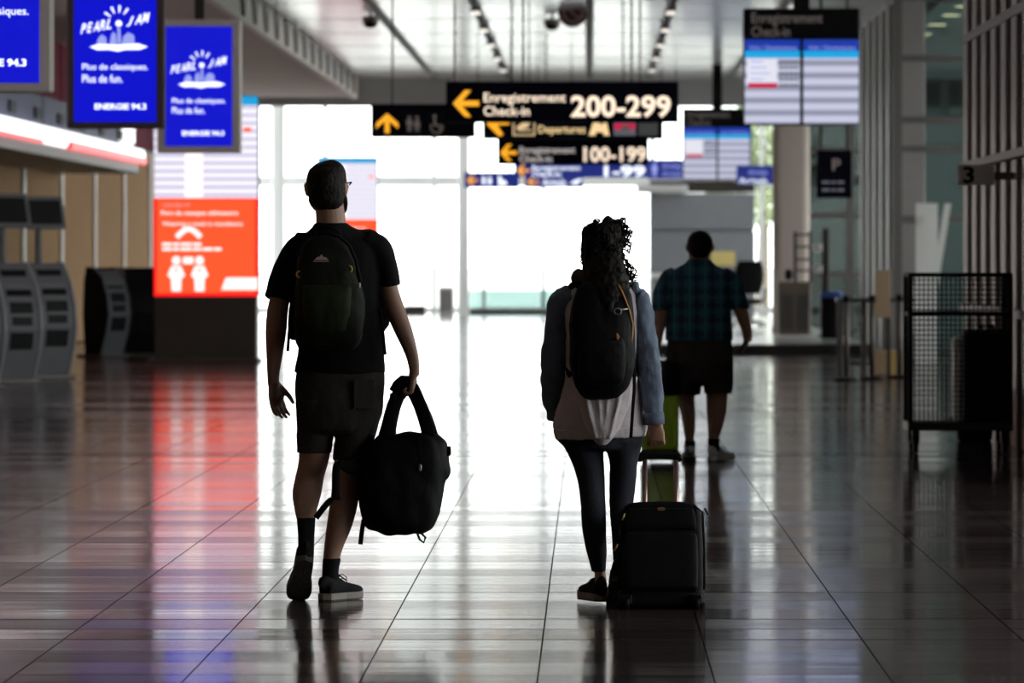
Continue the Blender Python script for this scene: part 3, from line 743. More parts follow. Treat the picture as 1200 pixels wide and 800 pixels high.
# ================================================================== check-in kiosks
def kiosk(px, pyb, D, label, group, yaw, arm=True, mirror=1, m_body='kiosk', hgt=1.38, cheek='grey_clad'):
    root = empty('check_in_kiosk', P(px, pyb, D), label, 'kiosk', group, rz=yaw)
    root.location.z = .0
    # profile in y,z: bulging front (towards -y), standing on a narrow foot
    prof = [(.16, 0), (-.10, 0), (-.22, .35), (-.27, .62), (-.24, .88), (-.14, 1.15), (.02, hgt), (.14, hgt), (.18, 1.1), (.20, .6)]
    MB().prism_x(prof, -.24, .24).build('body', M[m_body], root)
    for s_ in (-1, 1):
        MB().prism_x([(a * 1.06 - .0, b * 1.005) for a, b in prof], s_ * .24 - (.025 if s_ < 0 else 0), s_ * .24 + (.025 if s_ > 0 else 0)).build('side_cheek', M[cheek], root)
    def front(z0, z1, x0, x1, nm, m_, out=.012):
        def fy(z):
            for (a, b), (c, d) in zip(prof[1:6], prof[2:7]):
                if b <= z <= d: return a + (c - a) * (z - b) / (d - b)
            return -.2
        y0, y1 = fy(z0) - out, fy(z1) - out
        MB().add([(x0, y0, z0), (x1, y0, z0), (x1, y1, z1), (x0, y1, z1), (x0, y0 + .03, z0), (x1, y0 + .03, z0), (x1, y1 + .03, z1), (x0, y1 + .03, z1)],
                 [(0, 1, 2, 3), (0, 4, 5, 1), (1, 5, 6, 2), (2, 6, 7, 3), (3, 7, 4, 0), (4, 7, 6, 5)]).build(nm, M[m_], root)
    front(1.0, 1.3, -.17, .17, 'screen', 'black'); front(.80, .93, -.15, .15, 'card_slot', 'black'); front(.66, .76, -.13, .13, 'printer_slot', 'black'); front(.38, .58, -.15, .15, 'paper_door', 'black')
    MB().bbox(-.3, .3, -.2, .3, 0, .04, .01).build('foot_plate', M['dark_metal'], root)
    if arm:
        MB().loft([(-.05, .08, hgt - .1, .05, .035), (-.02, .14, hgt + .35, .04, .03), (.0, .10, hgt + .62, .04, .03)], 10, 3).build('arm', M['kiosk'], root, True)
        hd = MB().bbox(-.27, .27, -.03, .03, -.2, .2, .01, Matrix.Translation((0, .04, hgt + .60)) @ Matrix.Rotation(R(-14), 4, 'X')).build('display_head', M['kiosk'], root)
        MB().box(-.22, .22, -.036, -.030, -.15, .15, Matrix.Translation((0, .04, hgt + .60)) @ Matrix.Rotation(R(-14), 4, 'X')).build('display_glass', M['black'], hd)
    return root
kl = ['curved grey check-in kiosk with raised display, end of the row by the tan wall', 'curved grey check-in kiosk in the middle of the raised-display row', 'curved grey check-in kiosk with raised display, front of its row']
kiosk(54, 442, 67.5, kl[0], 'kiosks with raised displays', R(38))
kiosk(12, 448, 65.0, kl[1], 'kiosks with raised displays', R(38))
kiosk(-32, 455, 62.0, kl[2], 'kiosks with raised displays', R(38))
kiosk(124, 418, 82, 'low dark kiosk without raised display, its black flank towards the row of grey kiosks', 'low dark kiosks by the display tower', R(52), arm=False, m_body='kiosk', hgt=1.30, cheek='black')
kiosk(163, 416, 83, 'low black kiosk with a greenish screen right beside the display tower pedestal', 'low dark kiosks by the display tower', R(20), arm=False, m_body='black', hgt=1.30, cheek='kiosk')

# ================================================================== wire cage cart and what stands in it
fc = Front('cage_cart', 1126, 531, 41.4, 'black wire cage cart on wheels standing by the finned entrance wall', 'cart')
X0, X1, Zb, Zt = fc.x(1067), fc.x(1184), fc.z(500), fc.z(322)
Dp = .62
for x in (X0, X1):
    for y in (0, Dp): MB().bbox(x - .018, x + .018, y - .018, y + .018, Zb, Zt, .003).build('post', M['black'], fc.o)
MB().bbox(X0 - .02, X1 + .02, -.02, Dp + .02, Zb - .03, Zb + .03, .006).build('deck', M['dark_metal'], fc.o)
for z in (Zt, fc.z(368)):
    for y in (0, Dp): MB().bbox(X0, X1, y - .015, y + .015, z - .015, z + .015, .003).build('rail', M['black'], fc.o)
    for x in (X0, X1): MB().bbox(x - .015, x + .015, 0, Dp, z - .015, z + .015, .003).build('rail', M['black'], fc.o)
for y in (0.0, Dp):
    mb = MB(); nx = 22
    for i in range(1, nx): mb.tube([(X0 + (X1 - X0) * i / nx, y, Zb), (X0 + (X1 - X0) * i / nx, y, Zt)], .003, 4)
    nz = 30
    for i in range(1, nz): mb.tube([(X0, y + .004, Zb + (Zt - Zb) * i / nz), (X1, y + .004, Zb + (Zt - Zb) * i / nz)], .0028, 4)
    mb.build('wire_mesh', M['black'], fc.o)
for x in (X0, X1):
    mb = MB()
    for i in range(1, 20): mb.tube([(x, Dp * i / 20, Zb), (x, Dp * i / 20, Zt)], .003, 4)
    for i in range(1, 30): mb.tube([(x, 0, Zb + (Zt - Zb) * i / 30), (x, Dp, Zb + (Zt - Zb) * i / 30)], .0028, 4)
    mb.build('wire_mesh', M['black'], fc.o)
for x in (X0 + .04, X1 - .04):
    for y in (.05, Dp - .05):
        w_ = MB(); w_.loft([(x - .018, y, .066, .066, .066), (x + .018, y, .066, .066, .066)], 16, 1, ref=(0, 1, 0)); c = w_.build('wheel', M['black'], fc.o)
        MB().bbox(x - .03, x + .03, y - .03, y + .03, .07, Zb - .02, .006).build('caster_fork', M['dark_metal'], c)
zdk = Zb + .03
bx = empty('packing_case', (fc.o.location.x + fc.x(1158), 41.4 + .30, fc.o.location.z + zdk), 'tall black padded case with a pale silver edge inside the cage cart', 'case')
MB().bbox(-.165, .165, -.22, .22, 0, (500 - 386) / fc.s - .03, .03).build('shell', mat('blue_black_fabric', (.010, .011, .02), .7), bx)
MB().bbox(-.245, -.167, -.23, .2, 0, (500 - 394) / fc.s - .03, .03).build('edge_panel', mat('silver_white_edge', (.95, .95, .95), .35), bx)
MB().tube([(-.05, 0, .655), (-.04, 0, .70), (.06, 0, .70), (.07, 0, .655)], .012, 8).build('handle', M['black'], bx)
bn = Front('waste_bin', 1193, 520, 43.5, 'low dark bin against the finned wall behind the cage cart', 'bin')
MB().loft([(0, 0, 0, .12, .12), (0, 0, .02, .14, .14), (0, 0, .38, .16, .16)], 18, 1, e=5).build('tub', M['black'], bn.o)
MB().bbox(-.165, .165, -.165, .165, .38, .41, .01).build('lid', M['dark_metal'], bn.o)
bn.o.location.x = 2.96 + .05; bn.o.location.z = 0; bn.o.location.y = 44.2
M['sheet_white'] = mat('bright_white_sheet', (.90, .89, .88), .5, var=.02)
# door number plate
np_ = Front('number_plate', 1143, 217, 42.6, 'grey door number plate with the figure 3 on the entrance', 'sign')
np_.box('plate', 1122, 193, 1165, 217, -.05, .05, 'sheet_white', .008)
MB().bbox(np_.x(1165), 3.2 - np_.o.location.x, -.02, .02, .04, .10, .004).build('bracket', M['mid_metal'], np_.o)
np_.text('lettering', '3', 1128, 195, 1141, 215, -.054, 'black', bold=.03)

# ================================================================== table, boxes and stanchions on the right
tb = Front('long_table', 1018, 440, 69, 'dark long table with thin legs before the glass entrance', 'table')
tb.o.location.z = 0
zt = (440 - 349) / tb.s
MB().bbox(tb.x(980), tb.x(1070), -.35, .35, zt - .05, zt, .008).build('tabletop', M['dark_metal'], tb.o)
for x in (tb.x(984), tb.x(1012), tb.x(1040), tb.x(1066)):
    for y in (-.3, .3): MB().bbox(x - .025, x + .025, y - .025, y + .025, 0, zt - .05, .004).build('leg', M['dark_metal'], tb.o)
MB().bbox(tb.x(984), tb.x(1066), .28, .32, .12, .16, .004).build('stretcher', M['dark_metal'], tb.o)
cb = mat('tan_cardboard', (.42, .29, .18), .8, var=.1)
f = Front('cardboard_sheet', 1034, 372, 68.6, 'tall tan cardboard sheet hanging over the front of the long table', 'sheet')
MB().bbox(f.x(1025), f.x(1043), -.03, 0, 0, f.z(317), .006).build('sheet', cb, f.o); 
MB().bbox(f.x(1025), f.x(1043), -.035, .05, f.z(349) + .002, f.z(349) + .012, .003).build('fold', cb, f.o)
f = Front('cardboard_box', 1044, 431, 69.2, 'tan cardboard box under the long table', 'box'); f.o.location.z = .0
MB().bbox(f.x(1022), f.x(1064), -.2, .22, 0, f.z(402), .01).build('carton', cb, f.o)
MB().box(f.x(1041), f.x(1047), -.204, .224, -.0, f.z(402) + .003).build('tape', mat('yellow_tape', (.55, .38, .08), .4), f.o)
f.o.location.z = .004
f = Front('litter_bin', 974, 400, 90, 'round-shouldered dark bin with blue liner beside the long table', 'bin')
f.o.location.z = .15
MB().loft([(0, 0, 0, .15, .15), (0, 0, .03, .165, .165), (0, 0, .68, .17, .17), (0, 0, .74, .15, .15)], 20, 1, e=4).build('tub', M['black'], f.o, True)
MB().loft([(0, 0, .66, .178, .178), (0, 0, .72, .18, .18), (0, 0, .75, .16, .16)], 20, 1, e=4).build('liner', mat('blue_liner', (.03, .10, .42), .5), f.o, True)
for k, (px, D, lab) in enumerate(((992, 66, 'belt post standing at the near end of the long table'), (1022, 66.5, 'belt post standing before the tan cardboard box'), (1054, 67.5, 'belt post standing near the cage cart end of the long table'))):
    r_ = empty('barrier_post', ((px - VX) / F * D, D, 0), lab, 'barrier post', 'belt posts by the long table')
    MB().loft([(0, 0, 0, .16, .16), (0, 0, .015, .16, .16), (0, 0, .04, .05, .05)], 20, 1).build('base', M['black'], r_, True)
    MB().tube([(0, 0, .03), (0, 0, .95)], .03, 12).build('pole', M['dark_metal'], r_, True)
    MB().tube([(0, 0, .92), (0, 0, 1.0)], .042, 12).build('belt_head', M['black'], r_, True)
# pale sheets leaning on the glass front
for k, (xa, xb, ya, yb, lab) in enumerate(((1073, 1099, 238, 326, 'upright matt white board behind the slanted sheets'), (1072, 1094, 250, 326, 'narrow slanted white sheet leaning on the glass, its foot nearer the table'), (1094, 1114, 238, 326, 'wider slanted white sheet leaning on the glass next to the cage cart'))):
    D = 77.0 - .35 * k; s_ = F / D
    r_ = empty('white_board' if k == 0 else 'leaning_sheet', ((xa - VX) / s_, D, 0), lab, 'board')
    h = H + (VY - ya) / s_; sl = 0 if k == 0 else 14 / s_; wd = (xb - xa - (0 if k == 0 else 12)) / s_
    mb = MB(); z0 = 0.0
    vs_ = [(0, 0, z0), (wd, 0, z0), (wd + sl * 2.2, .22 if k else 0, h), (sl * 2.2, .22 if k else 0, h)]
    if k: vs_ = [(a - sl * 1.2, b, c) for a, b, c in vs_]
    mb.add(vs_ + [(a, b + .02, c) for a, b, c in vs_], [(0, 1, 2, 3), (7, 6, 5, 4), (0, 4, 5, 1), (1, 5, 6, 2), (2, 6, 7, 3), (3, 7, 4, 0)])
    mb.build('sheet', M['sheet_white'], r_)
# tall bin and rack at the column
f = Front('recycling_station', 931, 393, 95, 'brown waist-high recycling station at the foot of the stone column', 'bin'); f.o.location.z = .15
hz = f.z(331)
MB().bbox(f.x(912), f.x(950), -.25, .25, 0, hz, .02).build('cabinet', mat('brown_laminate', (.10, .075, .06), .5), f.o)
for q in (0, 1): MB().bbox(f.x(915 + 18 * q), f.x(930 + 18 * q), -.262, -.24, .08, hz - .2, .006).build('door', M['dark_metal'], f.o)
for x in (932, 950): MB().bbox(f.x(x) - .03, f.x(x) + .03, .0, .06, hz, f.z(272), .005).build('rack_post', M['dark_metal'], f.o)
for y in (276, 290, 305, 318): MB().bbox(f.x(931), f.x(951), .01, .05, f.z(y) - .02, f.z(y) + .02, .004).build('rack_bar', M['dark_metal'], f.o)
MB().ball((f.x(924), -.05, hz + .12), .07, .07, .1).build('dispenser', M['black'], f.o, True)
f = Front('display_stand', 969, 392, 92, 'slim dark free-standing display stand next to the stone column', 'stand'); f.o.location.z = .15
MB().bbox(f.x(963), f.x(972), -.04, .04, .02, f.z(265), .01).build('panel', M['dark_metal'], f.o); MB().bbox(f.x(959), f.x(976), -.2, .2, 0, .03, .006).build('base', M['black'], f.o)
for y in (290, 315): MB().bbox(f.x(954), f.x(963), -.1, .1, f.z(y) - .02, f.z(y) + .1, .01).build('tray', M['alu'], f.o)
# office chair
ch = Front('office_chair', 878, 384, 105, 'black high-back office chair on the raised platform behind the man in plaid', 'chair'); ch.o.location.z = .15
h = F / 105
MB().loft([(0, .05, .62, .20, .05), (0, .10, .85, .27, .06), (.01, .12, 1.10, .26, .06), (.02, .12, 1.24, .20, .04)], 18, 4, e=3).build('backrest', M['black'], ch.o, True)
MB().loft([(0, -.2, .5, .22, .04), (0, 0, .48, .27, .05), (0, .2, .5, .24, .04)], 16, 3, ref=(1, 0, 0), e=3).build('seat', M['black'], ch.o, True)
MB().tube([(0, 0, .12), (0, 0, .46)], .03, 10).build('gas_lift', M['mid_metal'], ch.o, True)
for k in range(5):
    a = R(72 * k + 20); x, y = .3 * math.cos(a), .3 * math.sin(a)
    lg = MB().tube([(0, 0, .13), (x, y, .08)], [.03, .018], 8).build('leg', M['mid_metal'], ch.o); MB().ball((x, y, .032), .03, .03, .032, 10, 6).build('caster', M['black'], lg, True)
for s_ in (-1, 1): MB().tube([(s_ * .27, .08, .5), (s_ * .31, .05, .7), (s_ * .29, -.18, .71)], .022, 8).build('armrest', M['black'], ch.o, True)

# ================================================================== glass balustrade before the end wall
bl = Front('glass_balustrade', 650, 368, 145, 'glass balustrade with slim posts standing before the end glass wall', 'balustrade'); bl.o.location.z = 0
for a, b_ in ((540, 567), (567, 660), (660, 757)):
    MB().box(bl.x(a + 1.5), bl.x(b_ - 1.5), -.012, .012, .14, .62).build('pane', M['teal_glass'], bl.o)
    MB().bbox(bl.x(a), bl.x(b_), -.06, .06, 0, .13, .01).build('kerb', M['dark_metal'], bl.o)
for a in (567, 660): MB().bbox(bl.x(a) - .04, bl.x(a) + .04, -.04, .04, 0, 1.45, .008).build('post', M['mid_metal'], bl.o)
for k, px in enumerate((486, 523)):
    f = Front('low_planter', px, 368, 144 - k, ('low dark planter box near the far display tower', 'small pale service cabinet between the planter and the glass balustrade')[k], ('planter', 'cabinet')[k]); f.o.location.z = 0
    if k == 0:
        MB().bbox(-.28, .28, -.2, .2, 0, .22, .015).build('trough', M['dark_metal'], f.o); MB().bbox(-.25, .25, -.17, .17, .2, .23, .01).build('soil', M['grout'], f.o)
    else:
        f.o.name = 'service_cabinet'
        MB().bbox(-.2, .2, -.2, .2, 0, .72, .02).build('body', M['alu'], f.o); MB().bbox(-.17, .17, -.215, -.195, .08, .66, .01).build('door', M['mid_metal'], f.o)

# ================================================================== ceiling fittings
for k, (X_, lab) in enumerate(((-3.5, 'dark ceiling light track by the left fascia'), (-1.85, 'lit ceiling light track left of the camera domes'), (-.02, 'thin ceiling track above the round no-entry style sign'), (1.3, 'lit ceiling light track above the 200-299 end of the sign'), (3.1, 'dark ceiling track above the large flight board'))):
    r_ = empty('light_track', (X_, 80, CZ), lab, 'light track', 'ceiling light tracks')
    mb = MB()
    for s_ in (-1, 1): mb.tube([(s_ * .06, -70, -.03), (s_ * .06, 46, -.03)], .016, 6)
    for q in range(116): mb.tube([(-.06, -70 + q, -.03), (.06, -69.5 + q, -.03)], .01, 4)
    mb.build('truss', M['dark_metal'], r_)
    if k in (1, 3):
        for y in range(-66, 46, 7):
            l_ = MB().bbox(-.085, .085, y - .6, y + .6, -.10, -.05, .008).build('lamp', M['mid_metal'], r_)
            MB().box(-.07, .07, y - .55, y + .55, -.106, -.100).build('diffuser', M['lamp'], l_)
for k, (px, py, D, lab) in enumerate(((434, 33, 93.4, 'black dome camera on the ceiling by the left fascia'), (647, 36, 94.4, 'black dome camera hanging beside the round dark red sign'), (762, 0, 83, 'black dome camera on the ceiling over the large flight board'))):
    p = P(px, py, D); r_ = empty('dome_camera', p, lab, 'camera', 'ceiling dome cameras')
    MB().loft([(0, 0, 0, .02, .02), (0, 0, .03, .09, .09), (0, 0, .1, .13, .13)], 16, 3).build('dome', M['black'], r_, True)
    MB().loft([(0, 0, .1, .14, .14), (0, 0, .2, .13, .13)], 16, 1).build('collar', M['mid_metal'], r_, True)
    MB().tube([(0, 0, .2), (0, 0, max(.21, CZ - p.z))], .025, 8).build('stem', M['dark_metal'], r_)
f = Front('round_sign', 671, 33, 92, 'dark red round no-symbol sign hanging under the ceiling', 'sign')
MB().disc(0, f.z(15), .24, -.03, .03, 24).build('disc', mat('dark_red_plate', (.13, .03, .03), .5), f.o)
n = 22; mb = MB()
for i in range(n):
    a0, a1 = 2 * math.pi * i / n, 2 * math.pi * (i + 1) / n
    mb.tube([(.15 * math.cos(a0), -.035, f.z(15) + .15 * math.sin(a0)), (.15 * math.cos(a1), -.035, f.z(15) + .15 * math.sin(a1))], .02, 5)
mb.tube([(-.1, -.035, f.z(15) + .1), (.1, -.035, f.z(15) - .1)], .02, 5)
mb.build('symbol', mat('grey_symbol', (.35, .3, .3), .5), f.o)
MB().box(-.18, .18, -.02, .05, f.z(10), CZ - .02 - f.o.location.z).build('hanger_plate', M['dark_metal'], f.o)
M['downlight'] = emis('warm_downlight', (1.0, .74, .40), 4.0)
for k, y in enumerate((80.6, 83.5, 86.9, 90.6, 97.5, 104.5)):
    r_ = empty('downlight', (5.35, y, SZ), 'round warm downlight in the soffit inside the second glass entrance', 'downlight', 'downlights inside the second entrance')
    n = 20
    MB().loft([(0, 0, -.012, .17, .17), (0, 0, 0, .18, .18)], 20, 1).build('trim_ring', M['white_paint'], r_)
    MB().loft([(0, 0, -.018, .13, .13), (0, 0, -.0125, .13, .13)], 20, 1).build('lens', M['downlight'], r_)

# ================================================================== people
M['skin'] = mat('skin', (.36, .20, .14), .55, var=.12, scale=30)
M['skin2'] = mat('tanned_skin', (.40, .21, .13), .55, var=.12, scale=30)
M['hair_dark'] = mat('dark_brown_hair', (.010, .007, .006), .55, var=.3, scale=80, bump=.4, bscale=220, spec=.15)
M['hair_curl'] = mat('black_brown_curls', (.006, .004, .0035), .6, var=.3, scale=60, spec=.15)
M['tee'] = mat('black_cotton', (.0055, .0055, .006), .85, var=.15, bump=.15, bscale=90, spec=.15)
M['shorts'] = mat('charcoal_olive_twill', (.036, .032, .030), .85, var=.15, bump=.2, bscale=120, spec=.15)
M['shorts2'] = mat('brown_grey_twill', (.055, .046, .042), .85, var=.15, bump=.2, bscale=120, spec=.15)
M['sock'] = mat('black_knit', (.010, .010, .012), .9, var=.2, bump=.3, bscale=300, spec=.15)
M['shoe_black'] = mat('black_knit_shoe', (.008, .008, .010), .75, var=.25, bump=.3, bscale=260, spec=.15)
M['sole_pale'] = mat('pale_rubber_sole', (.30, .27, .24), .7, var=.15)
M['sole_dark'] = mat('dark_tread', (.050, .043, .038), .7, var=.3, scale=70, bump=.5, bscale=90)
M['shoe_white'] = mat('white_trainer', (.82, .80, .79), .6, var=.08)
M['denim'] = mat('washed_blue_denim', (.15, .18, .25), .85, var=.35, scale=18, bump=.3, bscale=200, spec=.15)
M['jacket_pale'] = mat('pale_pinkish_grey_cotton', (.60, .53, .56), .85, var=.12, scale=16, bump=.25, bscale=90, spec=.15)
M['leggings'] = mat('dark_heather_leggings', (.030, .032, .042), .85, var=.45, scale=140, spec=.15)
M['pack_green'] = mat('dark_green_nylon', (.009, .011, .006), .7, var=.3, bump=.2, bscale=150, spec=.15)
M['pack_mesh'] = mat('green_net_pocket', (.016, .022, .009), .7, var=.45, scale=75, spec=.15)
M['pack_black'] = mat('black_nylon', (.0045, .0045, .005), .65, var=.25, bump=.25, bscale=160, spec=.15)
M['webbing'] = mat('black_webbing', (.006, .006, .006), .8, var=.2, spec=.15)
M['yellow_cord'] = mat('yellow_cord', (.65, .38, .03), .6)
M['orange_cord'] = mat('orange_cord', (.55, .22, .05), .6)
M['metal_clip'] = mat('grey_metal_clip', (.45, .44, .43), .3, metal=.8)
M['copper'] = mat('rose_copper_tube', (.50, .30, .27), .28, metal=.85, var=.05)
M['gold_metal'] = mat('gold_zip_pull', (.60, .40, .20), .35, metal=.8)
M['lime'] = mat('lime_green_shell', (.50, .75, .06), .35, var=.06)

def plaid():
    m = bpy.data.materials.new('teal_plaid_cotton'); m.use_nodes = True; nt = m.node_tree; b = nt.nodes['Principled BSDF']; L = nt.links
    tc = nt.nodes.new('ShaderNodeTexCoord'); sp = nt.nodes.new('ShaderNodeSeparateXYZ'); L.new(tc.outputs['Object'], sp.inputs[0])
    prev = None
    def band(ax, step, off, w):
        d = nt.nodes.new('ShaderNodeMath'); d.operation = 'MULTIPLY_ADD'; d.inputs[1].default_value = 1 / step; d.inputs[2].default_value = off; L.new(sp.outputs[ax], d.inputs[0])
        p = nt.nodes.new('ShaderNodeMath'); p.operation = 'PINGPONG'; p.inputs[1].default_value = .5; L.new(d.outputs[0], p.inputs[0])
        c = nt.nodes.new('ShaderNodeMath'); c.operation = 'LESS_THAN'; c.inputs[1].default_value = w; L.new(p.outputs[0], c.inputs[0]); return c
    colr = (.035, .14, .21, 1)
    last = None
    for ax, st, of, wd, cc in (('Z', .10, .0, .17, (.018, .065, .11, 1)), ('X', .11, .1, .16, (.012, .035, .06, 1)), ('Z', .10, .45, .035, (.06, .20, .27, 1)), ('X', .11, .55, .06, (.08, .28, .36, 1))):
        c = band(ax, st, of, wd); mx = nt.nodes.new('ShaderNodeMix'); mx.data_type = 'RGBA'; mx.inputs[7].default_value = cc
        mu = nt.nodes.new('ShaderNodeMath'); mu.operation = 'MULTIPLY'; mu.inputs[1].default_value = .75; L.new(c.outputs[0], mu.inputs[0]); L.new(mu.outputs[0], mx.inputs[0])
        if last is None: mx.inputs[6].default_value = colr
        else: L.new(last, mx.inputs[6])
        last = mx.outputs[2]
    L.new(last, b.inputs['Base Color']); b.inputs['Roughness'].default_value = .85
    return m
M['plaid'] = plaid()

class Figure:
    def __init__(s, name, cx, yf, D, label, cat='person'):
        s.s = F / D; s.cx = cx; s.yf = yf; s.D = D
        s.o = empty(name, ((cx - VX) / s.s, D, 0), label, cat)
    def x(s, px): return (px - s.cx) / s.s
    def z(s, py): return (s.yf - py) / s.s
    def k(s, px, py, y, hw, hd=None):        # centre, depth offset in metres, half width px, half depth px
        return (s.x(px), y, s.z(py), hw / s.s, (hw if hd is None else hd) / s.s)
    def e(s, x0, x1, py, y, hd):             # from edge to edge
        return ((s.x(x0) + s.x(x1)) / 2, y, s.z(py), (x1 - x0) / 2 / s.s, hd / s.s)
    def p(s, px, py, y): return Vector((s.x(px), y, s.z(py)))

def head(mb, c, w, h, d, yaw=0):
    """skull with jaw, nose, brow, lips and ears; c = centre of the skull; looks along +y"""
    Rz = Matrix.Translation(c) @ Matrix.Rotation(yaw, 4, 'Z')
    t = MB()
    t.loft([(0, .03 * d / .2, -.50 * h, w * .20, d * .16), (0, .028, -.44 * h, w * .33, d * .30), (0, .02, -.30 * h, w * .42, d * .42), (0, .0, -.08 * h, w * .48, d * .49),
            (0, -.005, .12 * h, w * .50, d * .50), (0, -.005, .30 * h, w * .45, d * .45), (0, -.003, .43 * h, w * .30, d * .30), (0, 0, .50 * h, w * .06, d * .06)], 22, 4)
    f = d * .5
    t.loft([(0, f - .012, .05 * h, .008, .012), (0, f + .010, -.08 * h, .012, .014), (0, f + .014, -.14 * h, .017, .012)], 10, 3)       # nose
    t.loft([(-.045, f - .03, .07 * h, .010, .010), (0, f - .008, .085 * h, .010, .010), (.045, f - .03, .07 * h, .010, .010)], 8, 3, ref=(0, 0, 1))  # brow
    for dz in (-.235, -.265): t.loft([(-.022, f - .026, dz * h, .005, .006), (0, f - .010, dz * h, .007, .008), (.022, f - .026, dz * h, .005, .006)], 8, 3, ref=(0, 0, 1))
    t.ball((0, f - .032, -.42 * h), .024, .022, .018)                                                                               # chin
    for s_ in (-1, 1):
        t.loft([(s_ * w * .485, -.010, -.17 * h, .010, .012), (s_ * w * .52, -.014, -.05 * h, .011, .022), (s_ * w * .525, -.018, .05 * h, .010, .024), (s_ * w * .50, -.012, .10 * h, .007, .014)], 10, 3)
    mb.add([Rz @ Vector(v) for v in t.v], t.f)
    return Rz
def eyes(parent, Rz, h, d):
    wht = M.setdefault('eye', mat('eye_white', (.6, .58, .55), .3, var=0)); 
    for s_ in (-1, 1):
        c = Rz @ Vector((s_ * .031, d * .5 - .021, .0)); MB().ball(c, .0115, .0115, .0115, 10, 7).build('eye', wht, parent, True)

def hand(mb, wrist, d, side, nrm, curl=(.25, .35, .3), size=1.0, thumb_out=.6, spread=.05):
    """wrist point, direction of the palm, direction towards the thumb, palm normal (fingers curl towards it)"""
    d = Vector(d).normalized(); n_ = Vector(nrm); n_ = (n_ - d * n_.dot(d)).normalized(); s_ = d.cross(n_)
    if s_.dot(Vector(side)) < 0: s_ = -s_
    w = Vector(wrist); L_ = .095 * size
    def key(p, a, b): return (p.x, p.y, p.z, a * size, b * size)
    mb.loft([key(w - d * .02, .026, .019), key(w + d * .02, .031, .017), key(w + d * L_ * .6, .041, .016), key(w + d * L_, .040, .013)], 14, 3, ref=s_)
    for i, (o_, ln) in enumerate(((.030, .074), (.010, .083), (-.011, .077), (-.030, .060))):
        a = w + d * (L_ * .93) + s_ * (o_ * size); th = 0; pts = [a - d * .02]
        dirs = (d + s_ * spread * (1.2 - i * .8)).normalized(); seg = (.44, .31, .25)
        cur = a; pts.append(cur)
        for q in range(3):
            th += curl[q] * (1 + .08 * i); v = dirs * math.cos(th) + n_ * math.sin(th)
            cur = cur + v * ln * seg[q] * size; pts.append(cur)
        rr = [.0095, .0095, .0088, .008, .0062]
        mb.loft([(p.x, p.y, p.z, r_ * size, r_ * size) for p, r_ in zip(pts, rr)], 8, 2, ref=s_)
    b_ = w + d * (L_ * .22) + s_ * (.024 * size); v0 = (d * .75 + s_ * thumb_out + n_ * .35).normalized(); v1 = (d * .95 + s_ * .15 + n_ * .35).normalized()
    c1 = b_ + v0 * .042 * size; c2 = c1 + (v0 + v1).normalized() * .034 * size; c3 = c2 + v1 * .026 * size
    mb.loft([(p.x, p.y, p.z, r_ * size, r_ * size) for p, r_ in zip((b_ - v0 * .01, b_ + v0 * .012, c1, c2, c3), (.013, .014, .0115, .0105, .0075))], 8, 2, ref=n_)

def shoe(parent, heel, toe_dir, up, length=.29, width=.098, m_up='shoe_black', m_sole='sole_pale', m_tread='sole_dark', label=None, lace=True, collar=.085):
    """heel = point under the back of the heel; toe_dir and up orient the sole"""
    d = Vector(toe_dir).normalized(); u = Vector(up); u = (u - d * u.dot(d)).normalized(); r = d.cross(u)
    Mx = Matrix((( r.x, d.x, u.x, heel[0]), (r.y, d.y, u.y, heel[1]), (r.z, d.z, u.z, heel[2]), (0, 0, 0, 1)))
    L_ = length; W_ = width / 2
    def outline(t):   # half width along the shoe
        return W_ * (.70 * min(1, math.sqrt(max(t, 0) / .06)) if t < .06 else (.70 + .05 * math.sin((t - .06) * 4) if t < .45 else .72 + .28 * math.sin(min(1, (t - .45) / .28) * math.pi / 2) if t < .74 else math.sqrt(max(0.02, 1 - ((t - .74) / .262) ** 2)) * 1.0))
    up_ = MB(); ks = []
    for t, hh in ((.0, .05), (.03, .078), (.10, collar), (.24, collar), (.34, .070), (.48, .054), (.62, .043), (.78, .035), (.90, .028), (.97, .021), (1.0, .012)):
        y = t * L_; w_ = max(outline(t), .006) * .96; ks.append((0, y, .024 + hh / 2, w_, hh / 2 + .004))
    up_.loft([(x, y, z, a, b) for x, y, z, a, b in ks], 20, 3, ref=(1, 0, 0), e=2.5)
    up_.v = [tuple(Mx @ Vector(v)) for v in up_.v]
    o = up_.build('shoe', M[m_up], parent, True, label)
    def slab(z0, z1, gr, nm, m_):
        n = 20; pts = []
        for i in range(n + 1): t = i / n; pts.append((outline(t) * gr, t * L_ + (gr - 1) * (t - .5) * .06))
        pts = [(a, b) for a, b in pts] + [(-a, b) for a, b in reversed(pts)]
        def zz(y): return .012 * max(0, (y / L_ - .72) / .28) ** 2
        m = MB(); k = len(pts)
        m.add([(a, b, z0 + zz(b)) for a, b in pts] + [(a, b, z1 + zz(b)) for a, b in pts], [tuple(range(k)), tuple(range(2 * k - 1, k - 1, -1))] + [(i, (i + 1) % k, (i + 1) % k + k, i + k) for i in range(k)])
        m.v = [tuple(Mx @ Vector(v)) for v in m.v]; m.build(nm, M[m_], o)
    slab(.006, .032, 1.06, 'sole', m_sole); slab(.0, .0065, 1.03, 'tread', m_tread)
    if lace:
        for t in (.40, .48, .56):
            m = MB(); y = t * L_; z = .026 + .095 - (t - .3) * .12
            m.tube([Mx @ Vector((-.022, y, z - .012)), Mx @ Vector((0, y, z)), Mx @ Vector((.022, y, z - .012))], .003, 5); m.build('lace', M['webbing'] if m_up == 'shoe_black' else M['shoe_white'], o)
        m = MB(); y = .40 * L_; m.tube([Mx @ Vector(q) for q in ((0, y, .100), (.02, y + .01, .108), (.034, y + .02, .095), (.03, y + .02, .084))], .0024, 5); m.build('lace', M['webbing'], o)
    return o

